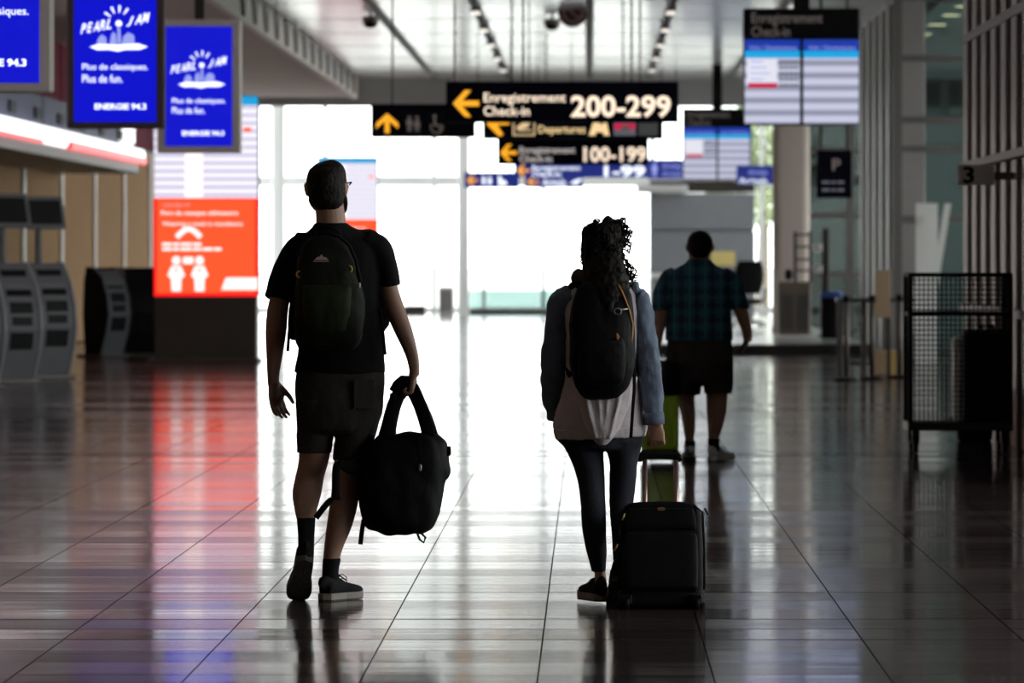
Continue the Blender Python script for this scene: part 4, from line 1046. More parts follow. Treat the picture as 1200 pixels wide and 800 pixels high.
def strap(mb, pts, w, t=.004, ref=(1, 0, 0), sub=4):
    mb.loft([(*p, w / 2, t / 2) for p in pts], 8, sub, ref=ref, e=5)

# ------------------------------------------------------------------ man in black shirt
A = Figure('person', 382, 703, 23.6, 'man in black T-shirt and dark shorts carrying a backpack and a black bag')
b = MB()
Rh = head(b, A.p(383, 219.5, .02), 45 / A.s, 63 / A.s, .205, R(-14))
b.loft([A.k(388, 285, -.01, 24, 22), A.k(388, 266, -.005, 18.5, 19), A.k(387, 250, .0, 17.2, 19), A.k(385, 236, .01, 17, 20)], 18, 3)
b.loft([A.e(362, 438, 500, .02, 30), A.e(352, 444, 470, .02, 33), A.e(354, 442, 425, .02, 28), A.e(353, 442, 380, .01, 30), A.e(348, 444, 330, .0, 33), A.e(350, 443, 296, .0, 27), A.e(366, 420, 274, -.005, 18)], 24, 4)
# left arm hanging, right arm carrying
b.loft([A.k(351, 292, 0, 15, 17), A.k(338, 318, -.01, 14, 15), A.k(327, 356, -.02, 12.3, 13), A.k(324, 384, -.02, 12.6, 13), A.k(321.5, 414, .02, 10, 10.5), A.k(319.5, 438, .05, 7.4, 9), A.k(319.5, 450, .06, 7, 8.5)], 16, 4)
hand(b, A.p(319.5, 448, .062), (.16, .18, -1), (1, .3, 0), (.55, -.55, -.05), curl=(.18, .34, .3), thumb_out=.45)
b.loft([A.k(443, 292, 0, 15, 17), A.k(449, 316, 0, 13, 15), A.k(456, 340, 0, 11.3, 13), A.k(463, 363, 0, 12, 13), A.k(471.5, 385, .0, 11.4, 12), A.k(482, 414, .0, 8, 9), A.k(485.5, 432, .0, 6.4, 7.5), A.k(485, 440, 0, 6.4, 7.5)], 16, 4)
hand(b, A.p(485, 437, .0), (-.12, .0, -1), (.2, 1, 0), (-1, -.0, -.2), curl=(1.0, 1.25, .9), thumb_out=.35, size=.92)
# legs
b.loft([A.k(372, 470, .02, 26, 30), A.k(369, 505, .05, 21, 25), A.k(367, 538, .07, 18, 20), A.k(362, 560, .06, 17.2, 18), A.k(359.5, 578, .01, 17.3, 19), A.k(359, 596, -.05, 13.5, 15), A.k(360, 612, -.09, 10.4, 12), A.k(361, 636, -.15, 8.3, 10), A.k(361, 650, -.17, 8.5, 11)], 18, 4)
b.loft([A.k(418, 470, .02, 28, 30), A.k(416, 505, .03, 22, 25), A.k(410, 540, .03, 19, 20), A.k(406, 565, .02, 17, 18), A.k(403, 590, .0, 16.6, 19), A.k(397.5, 617, -.01, 15, 16), A.k(391, 642, -.02, 11.2, 12.5), A.k(388, 660, -.03, 9.4, 11), A.k(387, 682, -.03, 9, 11)], 18, 4)
body = remesh('body', b, M['skin'], A.o, .005, 3)
eyes(A.o, Rh, .225, .205)
# hair, beard, glasses arm
h_ = MB(); h_.loft([A.k(384, 246, -.035, 12, 9), A.k(384, 238, -.035, 18.5, 17), A.k(383, 226, -.02, 22.4, 24), A.k(382.5, 212, .0, 23.6, 29.5), A.k(383, 201, .004, 21.8, 28), A.k(385, 193.5, .006, 16, 20), A.k(388, 189, .01, 8, 11), A.k(389, 187, .015, 2.5, 4)], 24, 4)
rh = random.Random(2)
for q in range(70):
    a = rh.uniform(0, 6.28); rr = rh.uniform(0, 17); px = 384 + rr * math.cos(a); yy = rr * math.sin(a) / A.s; z = 192 + rr * rr * .03
    h_.tube([A.p(px, z + 3, yy), A.p(px + rh.uniform(-2, 3), z - rh.uniform(1, 3.2), yy + .01)], [.006, .002], 5)
remesh('hair', h_, M['hair_dark'], A.o, .004, 2, wr=.0025, wf=60)
h_ = MB(); bd = [Rh @ Vector((sx * x, y, z)) for sx in (1,) for x, y, z in ((.072, .0, -.03), (.070, .03, -.07), (.045, .075, -.10), (0, .095, -.112), (-.045, .075, -.10), (-.070, .03, -.07), (-.072, .0, -.03))]
h_.loft([(*p, .016, .012) for p in bd], 10, 3, ref=(0, 0, 1)); remesh('beard', h_, M['hair_dark'], A.o, .005, 2, wr=.002, wf=60)
g_ = MB()
for sx in (-1, 1): g_.tube([Rh @ Vector((sx * .086, -.005, .018)), Rh @ Vector((sx * .086, .07, .022)), Rh @ Vector((sx * .066, .108, .012))], .0032, 6)
for sx in (-1, 1):
    ring = [Rh @ Vector((sx * .034 + .026 * math.cos(t), .112 - abs(.026 * math.cos(t)) * .1, .004 + .02 * math.sin(t))) for t in [6.283 * i / 14 for i in range(15)]]
    g_.tube(ring, .0025, 5)
g_.tube([Rh @ Vector((-.009, .113, .008)), Rh @ Vector((.009, .113, .008))], .0025, 5)
g_.build('eyeglasses', M['black'], A.o, True)
# T-shirt
t = MB()
t.loft([A.e(343.5, 452, 437, .015, 36), A.e(346, 451.5, 424, .015, 36), A.e(349, 450.5, 408, .015, 36.5), A.e(349, 448.5, 385, .01, 38), A.e(345, 447, 345, .0, 39), A.e(343, 448, 318, .0, 38), A.e(345, 447, 298, -.002, 33), A.e(354, 439, 282, -.005, 25), A.e(363, 424, 272, -.006, 21), A.e(368, 407.5, 263, -.005, 20.5)], 28, 4)
t.loft([A.k(388, 261, -.008, 19.5, 21.5), A.k(388, 267, -.012, 23, 24), A.k(388, 275, -.012, 32, 27), A.k(388, 284, -.01, 40, 28)], 20, 2)
t.loft([A.k(362, 283, 0, 13, 20), A.k(349, 292, 0, 16, 19), A.k(336, 318, -.01, 17, 18), A.k(327, 346, -.018, 16.2, 17), A.k(325.5, 351, -.02, 16.4, 17)], 18, 4)
t.loft([A.k(428, 281, 0, 13, 20), A.k(441, 289, 0, 16, 19), A.k(450, 310, 0, 15, 18), A.k(455.5, 329, 0, 13, 16), A.k(457, 335.5, 0, 12.8, 16)], 18, 4)
remesh('t_shirt', t, M['tee'], A.o, .007, 3, wr=.006, wf=9)
# shorts with a back pocket
t = MB()
t.loft([A.e(350, 447, 428, .015, 33), A.e(346, 450.5, 440, .015, 35), A.e(345, 450, 466, .015, 38), A.e(346, 447, 488, .02, 37), A.e(349, 441, 503, .025, 34), A.e(354, 436, 509, .03, 24)], 26, 4)
t.loft([A.k(371, 470, .015, 25, 34), A.k(369, 500, .035, 22.5, 29), A.k(367.5, 520, .05, 20.8, 26), A.k(366.7, 531, .06, 20.3, 25.5)], 22, 4)
t.loft([A.k(422, 470, .015, 27, 34), A.k(419, 500, .02, 24.5, 29), A.k(414, 520, .03, 22.5, 26), A.k(411, 539, .03, 21.2, 25.5)], 22, 4)
sh = remesh('shorts', t, M['shorts'], A.o, .006, 3, wr=.005, wf=11)
pk = MB(); pk.bbox(-.045, .045, -.003, .004, -.062, .062, .002, Matrix.Translation(A.p(428, 461, -.112)) @ Matrix.Rotation(R(16), 4, 'Z')); pk.build('back_pocket', M['shorts'], sh)
# socks
for nm, ks in (('sock', [A.k(359.8, 605, -.078, 11.4, 13), A.k(360.5, 622, -.12, 10, 11.6), A.k(361, 640, -.16, 9.5, 11.5), A.k(360.5, 655, -.165, 9.5, 13)]), ('sock', [A.k(389.5, 653, -.028, 11, 12.5), A.k(387.6, 668, -.03, 9.8, 11.8), A.k(387, 684, -.03, 10, 13)])):
    m = MB(); m.loft(ks, 18, 4); remesh(nm, m, M['sock'], A.o, .006, 2)
toe = Vector((-.045, .20, -.185)); shoe(A.o, A.p(361, 653, -.225), toe, (-.02, .66, .70), .285, .100, m_sole='sole_dark')
shoe(A.o, A.p(380, 702.8, -.10), (.135, .24, 0), (0, 0, 1), .28, .098, collar=.072)

# ------------------------------------------------------------------ his backpack
Bk = Figure('backpack', 386, 410, 23.6, 'dark green hiking backpack with pale mountain logo worn by the man in black', 'backpack')
Bk.o.location.z = H + (VY - 410) / Bk.s; yb = -.125
m = MB(); m.loft([Bk.k(385, 409, yb - .05, 31, 13), Bk.k(387, 398, yb - .07, 38, 24), Bk.k(389, 375, yb - .085, 40.5, 30), Bk.k(389, 350, yb - .085, 40.5, 31), Bk.k(387, 325, yb - .08, 36.5, 29), Bk.k(385, 303, yb - .07, 33, 25), Bk.k(384, 285, yb - .055, 25, 18), Bk.k(384, 276, yb - .05, 14, 9)], 26, 4, e=2.7)
pkb = remesh('pack_body', m, M['pack_green'], Bk.o, .006, 3, wr=.004, wf=14)
m = MB(); m.loft([Bk.k(386, 391, yb - .135, 17, 9), Bk.k(387, 384, yb - .15, 24, 12), Bk.k(387, 362, yb - .17, 28, 14), Bk.k(387, 340, yb - .165, 28.5, 13), Bk.k(387, 333, yb - .155, 27, 9)], 22, 4, e=2.8)
remesh('front_pocket', m, M['pack_mesh'], Bk.o, .006, 3, wr=.003, wf=22)
m = MB(); m.tube([Bk.p(x, y, z_) for x, y, z_ in ((352, 300, yb - .13), (357, 288, yb - .135), (369, 278, yb - .13), (384, 273.5, yb - .12), (400, 277, yb - .13), (412, 287, yb - .135), (420, 305, yb - .13), (425, 330, yb - .12))], .0075, 8); m.build('zip_piping', M['webbing'], Bk.o, True)
for sx, pts in ((-1, ((366, 283, .0), (357, 274, .05), (350, 281, .10), (346, 300, .15), (347, 340, .15), (345, 380, .06), (350, 396, -.07))), (1, ((406, 283, .0), (420, 271, .05), (436, 277, .10), (444, 296, .15), (444, 340, .15), (447, 380, .06), (427, 394, -.07)))):
    m = MB(); strap(m, [Bk.p(x, y, z_ - .0) for x, y, z_ in pts], .062, .014); m.build('shoulder_strap', M['webbing'], Bk.o, True)
m = MB(); m.tube([Bk.p(x, y, z_) for x, y, z_ in ((370, 283, yb - .03), (372, 270, yb - .05), (386, 266, yb - .06), (400, 270, yb - .05), (402, 283, yb - .03))], .006, 8); m.build('haul_loop', M['webbing'], Bk.o, True)
for pts in (((347, 352, -.05), (342.5, 360, -.11), (341, 384, -.12), (339, 411, -.12)), ((446, 362, -.05), (448, 370, -.10), (450, 390, -.11), (452.5, 415, -.11))):
    m = MB(); strap(m, [Bk.p(*q) for q in pts], .013, .004); m.build('strap_end', M['webbing'], Bk.o, True)
lg = MB()
for x0, x1, xp, yp in ((372, 380, 376.5, 300.5), (375, 386, 380.5, 298), (381, 389, 385, 300.8)):
    q = [Bk.p(x0, 304.5, yb - .168), Bk.p(x1, 304.5, yb - .168), Bk.p(xp, yp, yb - .162)]
    lg.add(q + [v + Vector((0, .004, 0)) for v in q], [(0, 1, 2), (5, 4, 3), (0, 3, 4, 1), (1, 4, 5, 2), (2, 5, 3, 0)])
lg.box(Bk.x(371), Bk.x(389), yb - .172, yb - .166, Bk.z(306.6), Bk.z(305.6)); lo = lg.build('mountain_logo', mat('pale_pink_print', (.35, .25, .23), .6), Bk.o); tag(lo, kind='stuff')
for x, y, sx in ((354.5, 321, -1), (413, 315, 1)):
    m = MB(); m.tube([Bk.p(x + sx * 3 * math.cos(a), y + 3.4 * math.sin(a), yb - .145 if sx < 0 else yb - .155) for a in [R(d_) for d_ in range(-110, 130, 24)]], .0035, 6); m.build('cord_loop', M['yellow_cord'], Bk.o, True)
m = MB(); m.bbox(-.016, .016, -.008, .008, -.012, .012, .003, Matrix.Translation(Bk.p(421, 334, yb - .14))); m.build('side_buckle', M['metal_clip'], Bk.o)
m = MB(); m.tube([Bk.p(404, 337, yb - .17), Bk.p(407, 345, yb - .18), Bk.p(411, 352, yb - .165)], .002, 5); m.build('pocket_cord', M['metal_clip'], Bk.o)

# ------------------------------------------------------------------ black bag in his hand
Bg = Figure('carry_bag', 472, 703, 23.6, 'bulky black travel bag with dangling straps held by the man in black', 'bag')
m = MB(); yo = -.02
m.loft([Bg.e(448, 492, 625, yo, 22), Bg.e(429, 506, 617, yo, 38), Bg.e(422, 514, 600, yo, 45), Bg.e(420, 520, 572, yo, 48), Bg.e(428, 526, 548, yo, 47), Bg.e(434, 525, 530, yo, 44), Bg.e(438, 523, 517, yo, 39), Bg.e(447, 514, 508, yo, 28)], 30, 4, e=3.0)
m.loft([Bg.k(520, 560, yo, 5, 24), Bg.k(523, 550, yo, 5.5, 26), Bg.k(519, 536, yo, 5, 24)], 14, 3)
bgb = remesh('bag_body', m, M['pack_black'], Bg.o, .007, 3, wr=.012, wf=8)
m = MB(); strap(m, [Bg.p(x, y, z_) for x, y, z_ in ((457, 516, -.10), (458, 498, -.08), (463, 474, -.03), (472, 455, .0), (479, 452, .0), (488, 465, -.03), (497, 486, -.08), (504, 512, -.10))], .012, .056, ref=(0, 1, 0))
m.v = [tuple(v) for v in m.v]; m.build('carry_handle', M['webbing'], Bg.o, True)
m = MB(); strap(m, [Bg.p(x, y, z_) for x, y, z_ in ((449, 516, .09), (455, 495, .07), (462, 472, .03), (473, 453, .005), (482, 453, .005), (490, 470, .03), (499, 492, .07), (506, 514, .09))], .012, .056, ref=(0, 1, 0)); m.build('carry_handle', M['webbing'], Bg.o, True)
m = MB(); m.loft([Bg.k(465, 462, 0, 5, 11), Bg.k(474, 450.5, 0, 6.5, 12), Bg.k(483, 455, 0, 5.5, 11)], 14, 3, ref=(0, 1, 0)); m.build('handle_wrap', M['pack_black'], Bg.o, True)
m = MB(); m.tube([Bg.p(x, y, -.03) for x, y in ((447, 514), (454, 494), (460, 474), (464, 456))], .010, 6); m.bbox(-.014, .014, -.012, .012, -.02, .02, .004, Matrix.Translation(Bg.p(465, 453, -.03))); m.bbox(-.012, .012, -.012, .012, -.02, .02, .004, Matrix.Translation(Bg.p(460.5, 466, -.03))); m.bbox(-.012, .012, -.012, .012, -.014, .014, .004, Matrix.Translation(Bg.p(455, 484, -.03))); m.build('shoulder_strap', M['webbing'], Bg.o)
for nm, pts, w_ in (('dangling_strap', ((436, 528, -.03), (415, 537, -.10), (401, 541, -.13), (396, 546, -.14), (395, 565, -.14), (395.5, 584, -.14)), .032), ('dangling_strap', ((401, 582, -.14), (390, 584, -.14), (382, 592, -.14), (372, 605, -.14)), .026), ('dangling_strap', ((427, 608, -.05), (425, 620, -.06), (423, 637, -.06)), .020)):
    m = MB(); strap(m, [Bg.p(*q) for q in pts], w_, .006, ref=(1, 0, 0) if nm != 'x' else None, sub=5); m.build(nm, M['webbing'], Bg.o, True)
m = MB(); m.loft([(*Bg.p(430, 548, -.06), .05, .05), (*Bg.p(412, 546, -.11), .03, .012), (*Bg.p(398, 541, -.135), .02, .006)], 10, 3, ref=(0, 0, 1)); m.build('strap_wing', M['webbing'], Bg.o, True)
m = MB(); m.tube([Bg.p(x, y, -.05) for x, y in ((488, 620), (492, 631), (497, 635), (499, 629), (494, 624), (487, 622))], .005, 6); m.build('pull_loop', M['webbing'], Bg.o)
m = MB(); m.tube([Bg.p(x, y, -.05) for x, y in ((506, 603), (509, 608), (511.5, 605), (509, 602))], .003, 6); m.build('ring', M['metal_clip'], Bg.o)
m = MB(); m.bbox(-.014, .014, -.02, .02, -.02, .02, .005, Matrix.Translation(Bg.p(525, 528, -.05))); m.build('side_buckle', M['webbing'], Bg.o)
m = MB(); strap(m, [Bg.p(492, 512, -.165), Bg.p(493, 525, -.185), Bg.p(494, 545, -.19)], .012, .004); m.build('front_strap', M['webbing'], Bg.o)
m = MB(); m.bbox(-.006, .006, -.006, .006, -.014, .014, .002, Matrix.Translation(Bg.p(494, 546, -.19))); m.build('zip_pull', M['metal_clip'], Bg.o)

# ------------------------------------------------------------------ woman with curly hair
W = Figure('person', 705, 706, 23.42, 'woman with dark curly hair in a denim sleeved jacket and leggings pulling a black suitcase')
b = MB()
Rw = head(b, W.p(706, 291, .03), 41 / W.s, 58 / W.s, .19, R(-6))
b.loft([W.k(707, 350, .0, 20, 18), W.k(707, 335, .0, 14.5, 15), W.k(707, 318, .01, 13.5, 15), W.k(706, 304, .02, 13, 15)], 16, 3)
b.loft([W.e(676, 738, 516, .01, 20), W.e(664, 746, 504, .01, 25), W.e(664, 744, 470, .01, 27), W.e(668, 741, 430, .01, 25), W.e(664, 745, 390, .0, 27), W.e(660, 750, 358, .0, 23), W.e(680, 732, 340, .0, 15)], 22, 4)
b.loft([W.k(661, 355, 0, 11, 13), W.k(653, 385, .0, 10, 11), W.k(649, 425, .02, 9, 10), W.k(650, 455, .07, 8, 8.5), W.k(653, 482, .13, 6.2, 7), W.k(654, 488, .14, 6, 7)], 14, 4)
hand(b, W.p(654, 487, .14), (.15, .65, -.75), (1, .2, .2), (.3, -.8, -.5), curl=(.5, .7, .5), size=.85)
b.loft([W.k(750, 355, 0, 11, 13), W.k(757, 385, .0, 10, 11), W.k(761, 425, -.02, 9, 10), W.k(764, 455, -.03, 8, 8.5), W.k(769, 485, -.05, 6.5, 7), W.k(770, 497, -.055, 6.4, 7)], 14, 4)
hand(b, W.p(769.5, 494, -.055), (.0, -.05, -1), (-1, .35, 0), (.15, 1, .1), curl=(.75, 1.25, .8), size=.86, thumb_out=.25)
b.loft([W.k(686, 520, .01, 19, 24), W.k(690, 545, .03, 14, 18), W.k(694, 575, .02, 12, 14), W.k(696.5, 605, .0, 11, 12.5), W.k(698, 632, -.02, 9.5, 10.5), W.k(702, 660, -.04, 7, 8), W.k(704, 680, -.045, 7, 9), W.k(704, 690, -.045, 7.5, 10)], 16, 4)
b.loft([W.k(729, 520, .01, 18, 24), W.k(730, 545, .04, 13, 18), W.k(729, 575, .05, 11, 13), W.k(727, 605, .0, 9.5, 12), W.k(726, 632, -.08, 7.5, 9.5), W.k(725, 655, -.15, 6, 8), W.k(724, 670, -.18, 7, 9)], 16, 4)
remesh('body', b, M['skin2'], W.o, .005, 3)
eyes(W.o, Rw, .205, .19)
# leggings
t = MB()
t.loft([W.e(655, 752, 498, .01, 32), W.e(650, 755, 510, .01, 35), W.e(655, 752, 518, .01, 34), W.e(662, 748, 523, .012, 34), W.e(668, 744, 527, .012, 28)], 24, 3)
t.loft([W.k(681, 516, .01, 25.5, 32), W.e(667, 707.5, 536, .03, 25), W.e(676, 708.5, 561, .03, 20.5), W.e(680, 709.5, 590, .01, 17.5), W.e(682, 710.5, 615, -.01, 16.5), W.e(685.5, 711, 640, -.025, 13), W.e(691, 710.5, 660, -.04, 10.5), W.e(693.5, 710, 669, -.042, 9.6)], 18, 4)
t.loft([W.k(730, 516, .01, 24, 32), W.e(714, 748, 540, .035, 25), W.e(714.5, 746, 561, .05, 20), W.e(714, 743, 585, .04, 17), W.e(715.5, 739, 611, -.01, 15), W.e(717, 735.5, 635, -.09, 12), W.e(718, 732, 655, -.155, 10)], 18, 4)
remesh('leggings', t, M['leggings'], W.o, .006, 3, wr=.0025, wf=14)
# jacket body (pale) with hem band, denim sleeves
t = MB()
t.loft([W.e(653, 755, 511, .005, 38), W.e(648, 758, 500, .005, 40), W.e(651, 756, 485, .005, 38), W.e(657, 752, 460, .005, 34), W.e(662, 749, 435, .005, 32), W.e(661, 750, 400, .0, 32), W.e(658, 753, 368, .0, 31), W.e(661, 751, 348, .0, 26), W.e(672, 741, 338, .0, 20), W.e(684, 730, 331, .0, 17)], 28, 4)
jk = remesh('jacket', t, M['jacket_pale'], W.o, .006, 3, wr=.007, wf=10)
m = MB(); n = 40
m.loft([W.e(651.5, 756.5, 513, .005, 39.5), W.e(648, 759, 500.5, .005, 41.5)], 36, 1); remesh('hem_band', m, M['jacket_pale'], jk, .006, 2, wr=.004, wf=30)
for ks in ([W.k(670, 346, 0, 12, 18), W.k(658, 352, 0, 14, 18), W.k(653.5, 368, 0, 13.4, 16.5), W.k(651, 400, .0, 14, 16), W.k(648, 432, .02, 14, 15), W.k(647.5, 462, .07, 12, 13), W.k(650, 483, .12, 9.5, 11), W.k(651, 492, .13, 8.5, 10.5)],
           [W.k(738, 347, 0, 12, 18), W.k(749, 352, 0, 14, 18), W.k(753.5, 372, 0, 13, 16.5), W.k(757, 400, .0, 13, 16), W.k(760.5, 425, -.02, 13.8, 15), W.k(763, 450, -.03, 13.2, 14), W.k(766, 480, -.05, 11.3, 12), W.k(767, 495, -.055, 11, 11.5)]):
    m = MB(); m.loft(ks, 18, 4); remesh('sleeve', m, M['denim'], W.o, .005, 2, wr=.009, wf=18, label='washed blue denim sleeve')
m = MB(); m.loft([W.k(766.2, 483, -.052, 11.9, 12.6), W.k(767, 497, -.055, 11.6, 12.2)], 20, 1); m.build('cuff', M['denim'], W.o, True)
# hood hanging upside down below the pack, with folds
t = MB()
t.loft([W.e(668, 748, 440, -.10, 16), W.e(676, 742, 462, -.13, 17), W.e(682, 734, 485, -.15, 16), W.e(688, 725, 503, -.155, 14), W.e(695, 717, 514, -.15, 11), W.e(701, 711, 520, -.145, 7)], 24, 4)
for x0, x1, x2 in ((684, 690, 699), (698, 703, 703), (712, 711, 707), (728, 722, 713)):
    t.loft([W.k(x0, 448, -.155, 3.2, 4), W.k(x1, 478, -.195, 3.4, 4.5), W.k(x2, 512, -.185, 3, 4)], 8, 4)
remesh('hood', t, M['jacket_pale'], jk, .005, 3, wr=.006, wf=13)
m = MB(); m.loft([W.k(682, 336, .06, 6, 6), W.k(676, 326, .0, 7, 8), W.k(680, 322, -.04, 7, 7), W.k(694, 331, -.06, 8, 6)], 12, 4); remesh('scarf', m, mat('brown_scarf', (.10, .075, .05), .9), W.o, .005, 3, wr=.005, wf=25)
# shoes
shoe(W.o, W.p(706, 703.5, -.085), (-.075, .23, 0), (0, 0, 1), .245, .09, m_sole='sole_pale', lace=False, collar=.05)
shoe(W.o, W.p(723, 676, -.25), (.0, .19, -.12), (0, .5, .8), .245, .09, m_sole='sole_dark', lace=False, collar=.05)
# hair: a soft mass and single curls
h_ = MB()
h_.loft([W.k(709, 370, -.29, 6, 6), W.k(711, 356, -.245, 18, 16), W.e(687, 737, 339, -.16, 27), W.e(685, 732, 320, -.07, 27), W.e(682, 729.5, 305, -.02, 28), W.e(681.5, 730, 290, .0, 31), W.e(683, 731, 276, .005, 30), W.e(688, 729, 265, .01, 24), W.e(696, 721, 259.5, .01, 15), W.e(704, 710, 257.5, .01, 5)], 26, 4)
hm = remesh('hair', h_, M['hair_curl'], W.o, .005, 2, wr=.010, wf=32)
rc = random.Random(11); cur = MB()
def curl(p0, p1, rad, turns, r0, sway):
    n = int(turns * 9); d = (p1 - p0); t_ = d.normalized(); u = t_.cross(Vector((0, 1, 0))); u = u.normalized() if u.length > .01 else Vector((1, 0, 0)); v = t_.cross(u); ph = rc.uniform(0, 6.28); pts = []
    for i in range(n + 1):
        f_ = i / n; a = ph + f_ * turns * 6.283; q = p0 + d * f_ + u * math.sin(f_ * 3.1) * sway
        pts.append(q + (u * math.cos(a) + v * math.sin(a)) * rad * min(1, .3 + f_))
    cur.tube(pts, [r0 * (1 - .5 * i / n) for i in range(n + 1)], 5)
for q in range(60):      # right edge flying curls
    y0 = rc.uniform(258, 330); x0 = 724 + rc.uniform(-6, 4)
    x1 = x0 + rc.uniform(2, 13) * (1 if y0 < 285 or y0 > 305 else .45); y1 = y0 + rc.uniform(4, 26)
    curl(W.p(x0, y0, rc.uniform(-.06, .05)), W.p(x1, y1, rc.uniform(-.08, .05)), rc.uniform(.006, .011), rc.uniform(1.2, 2.6), .0042, rc.uniform(-.01, .01))
for (x0, y0, x1, y1) in ((728, 262, 741, 277), (730, 268, 739, 294), (731, 266, 738, 282), (729, 300, 743, 318), (731, 308, 745, 328), (732, 316, 744, 330), (730, 322, 742, 330), (726, 258, 733, 263), (733, 312, 741, 326)):
    for _ in range(3): curl(W.p(x0 + rc.uniform(-2, 2), y0 + rc.uniform(-2, 2), rc.uniform(-.03, .03)), W.p(x1 + rc.uniform(-2, 1), y1 + rc.uniform(-3, 1), rc.uniform(-.03, .03)), .010, 2.2, .0045, rc.uniform(-.01, .015))
for q in range(120):     # back and crown
    a = rc.uniform(-1.9, 1.9); y0 = rc.uniform(262, 335); hw = 22 if y0 < 330 else 17
    x0 = 706 + hw * math.sin(a); yy = -.105 * math.cos(a) if abs(a) < 1.57 else .02
    curl(W.p(x0, y0, yy), W.p(x0 + rc.uniform(-3, 4), y0 + rc.uniform(12, 34), yy - .012), rc.uniform(.006, .010), rc.uniform(1.5, 3), .004, rc.uniform(-.006, .006))
for q in range(16):
    x0 = rc.uniform(694, 728); curl(W.p(x0, 261, rc.uniform(-.05, .04)), W.p(x0 + rc.uniform(-2, 5), 255.5 + rc.uniform(0, 5), rc.uniform(-.05, .04)), .006, 1.4, .0035, .003)
tag(cur.build('curls', M['hair_curl'], hm, True), kind='stuff')

# ------------------------------------------------------------------ her backpack
K = Figure('backpack', 705, 456, 23.42, 'black daypack with grey buckle and orange cord worn by the curly haired woman', 'backpack')
K.o.location.z = H + (VY - 456) / K.s; yb = -.115
m = MB(); m.loft([K.e(684, 724, 456, yb - .05, 12), K.e(673, 735, 449, yb - .075, 24), K.e(668, 742.5, 428, yb - .095, 32), K.e(667, 743.5, 400, yb - .10, 34), K.e(668, 743, 374, yb - .09, 31), K.e(673, 741, 350, yb - .07, 24), K.e(681, 735, 336, yb - .05, 15), K.e(690, 726, 331, yb - .045, 8)], 26, 4, e=2.7)
remesh('pack_body', m, M['pack_black'], K.o, .006, 3, wr=.005, wf=13)
m = MB(); m.loft([K.e(684, 726, 449, yb - .16, 8), K.e(679, 731, 440, yb - .18, 13), K.e(678, 733, 415, yb - .195, 14), K.e(680, 731, 396, yb - .185, 12), K.e(683, 728, 391, yb - .175, 7)], 22, 4, e=2.8); remesh('front_pocket', m, M['pack_black'], K.o, .006, 3, wr=.003, wf=16)
for pts in (((686, 340, -.07), (678, 332, -.02), (672, 338, .04), (668, 355, .10), (668, 390, .11), (665, 420, .05), (673, 440, -.08)), ((726, 340, -.07), (733, 332, -.02), (739, 338, .04), (743, 355, .10), (743, 390, .11), (747, 420, .05), (738, 440, -.08))):
    m = MB(); strap(m, [K.p(*q) for q in pts], .055, .014); m.build('shoulder_strap', M['webbing'], K.o, True)
m = MB(); m.tube([K.p(x, y, z_) for x, y, z_ in ((724, 333, -.24), (728, 340, -.25), (732, 350, -.27), (737, 363, -.28), (740.5, 378, -.275), (740.5, 390, -.275), (739, 400, -.28))], .0045, 6); m.build('cord', M['orange_cord'], K.o, True)
m = MB(); m.tube([K.p(723.5 + 4.2 * math.cos(a), 364 + 3.6 * math.sin(a), -.322) for a in [6.283 * i / 12 for i in range(13)]], .003, 6); m.tube([K.p(727, 362, -.32), K.p(735, 361, -.295)], .004, 6); m.build('buckle', M['metal_clip'], K.o, True)
m = MB(); m.loft([(*K.p(722.5, 389, -.338), .003, .003), (*K.p(723.5, 393, -.345), .006, .005), (*K.p(723, 397, -.345), .003, .003)], 8, 2); m.build('zip_pull', M['orange_cord'], K.o, True)
m = MB(); strap(m, [K.p(664, 374, -.13), K.p(669, 373.5, -.16)], .006, .004, ref=(0, 0, 1)); m.build('tag', M['metal_clip'], K.o)
m = MB(); strap(m, [K.p(742, 420, -.14), K.p(743, 450, -.165), K.p(741, 480, -.17), K.p(739, 511, -.165)], .014, .004); m.build('strap_end', M['webbing'], K.o, True)

# ------------------------------------------------------------------ black rolling suitcase, tilted towards her hand
Sx = (775.5 - VX) / F * 23.0
sc_ = empty('rolling_suitcase', (Sx, 22.98, 0), 'black soft suitcase tilted on two wheels with copper telescopic handle', 'suitcase')
s_ = F / 22.98
TL = R(32)                       # lean away from the camera, top towards the woman
tilt = Matrix.Translation((0, 0, .028)) @ Matrix.Rotation(-TL, 4, 'X')
def TP(px, py, depth=0): # photograph position -> suitcase frame: height measured along the leaning back
    return Vector(((px - 775.5) / s_, depth, ((713 - py) / s_ - .02) / math.cos(TL)))
def put(mb): mb.v = [tuple(tilt @ Vector(v)) for v in mb.v]; return mb
Wd = 103 / s_ / 2; Hh = .495
m = MB()
m.loft([(.0, .10, .0, Wd * .96, .085), (.0, .10, .03, Wd * .985, .10), (0, .10, Hh * .5, Wd * .99, .108), (0, .10, Hh * .84, Wd * .96, .105), (0, .10, Hh * .95, Wd * .86, .095), (0, .10, Hh, Wd * .66, .06)], 32, 4, e=5)
remesh('shell', put(m), M['pack_black'], sc_, .006, 2, wr=.002, wf=10)
m = MB(); m.loft([(-.005, .0, .05, Wd * .80, .02), (-.005, -.012, .08, Wd * .86, .03), (-.005, -.015, .27, Wd * .86, .032), (-.005, -.01, .31, Wd * .82, .024)], 28, 3, e=5); remesh('front_pocket', put(m), M['pack_black'], sc_, .006, 2)
m = MB(); m.loft([(-.005, .0, .335, Wd * .82, .016), (-.005, -.008, .36, Wd * .84, .022), (-.005, -.006, .43, Wd * .78, .02)], 28, 3, e=5); remesh('upper_pocket', put(m), M['pack_black'], sc_, .006, 2)
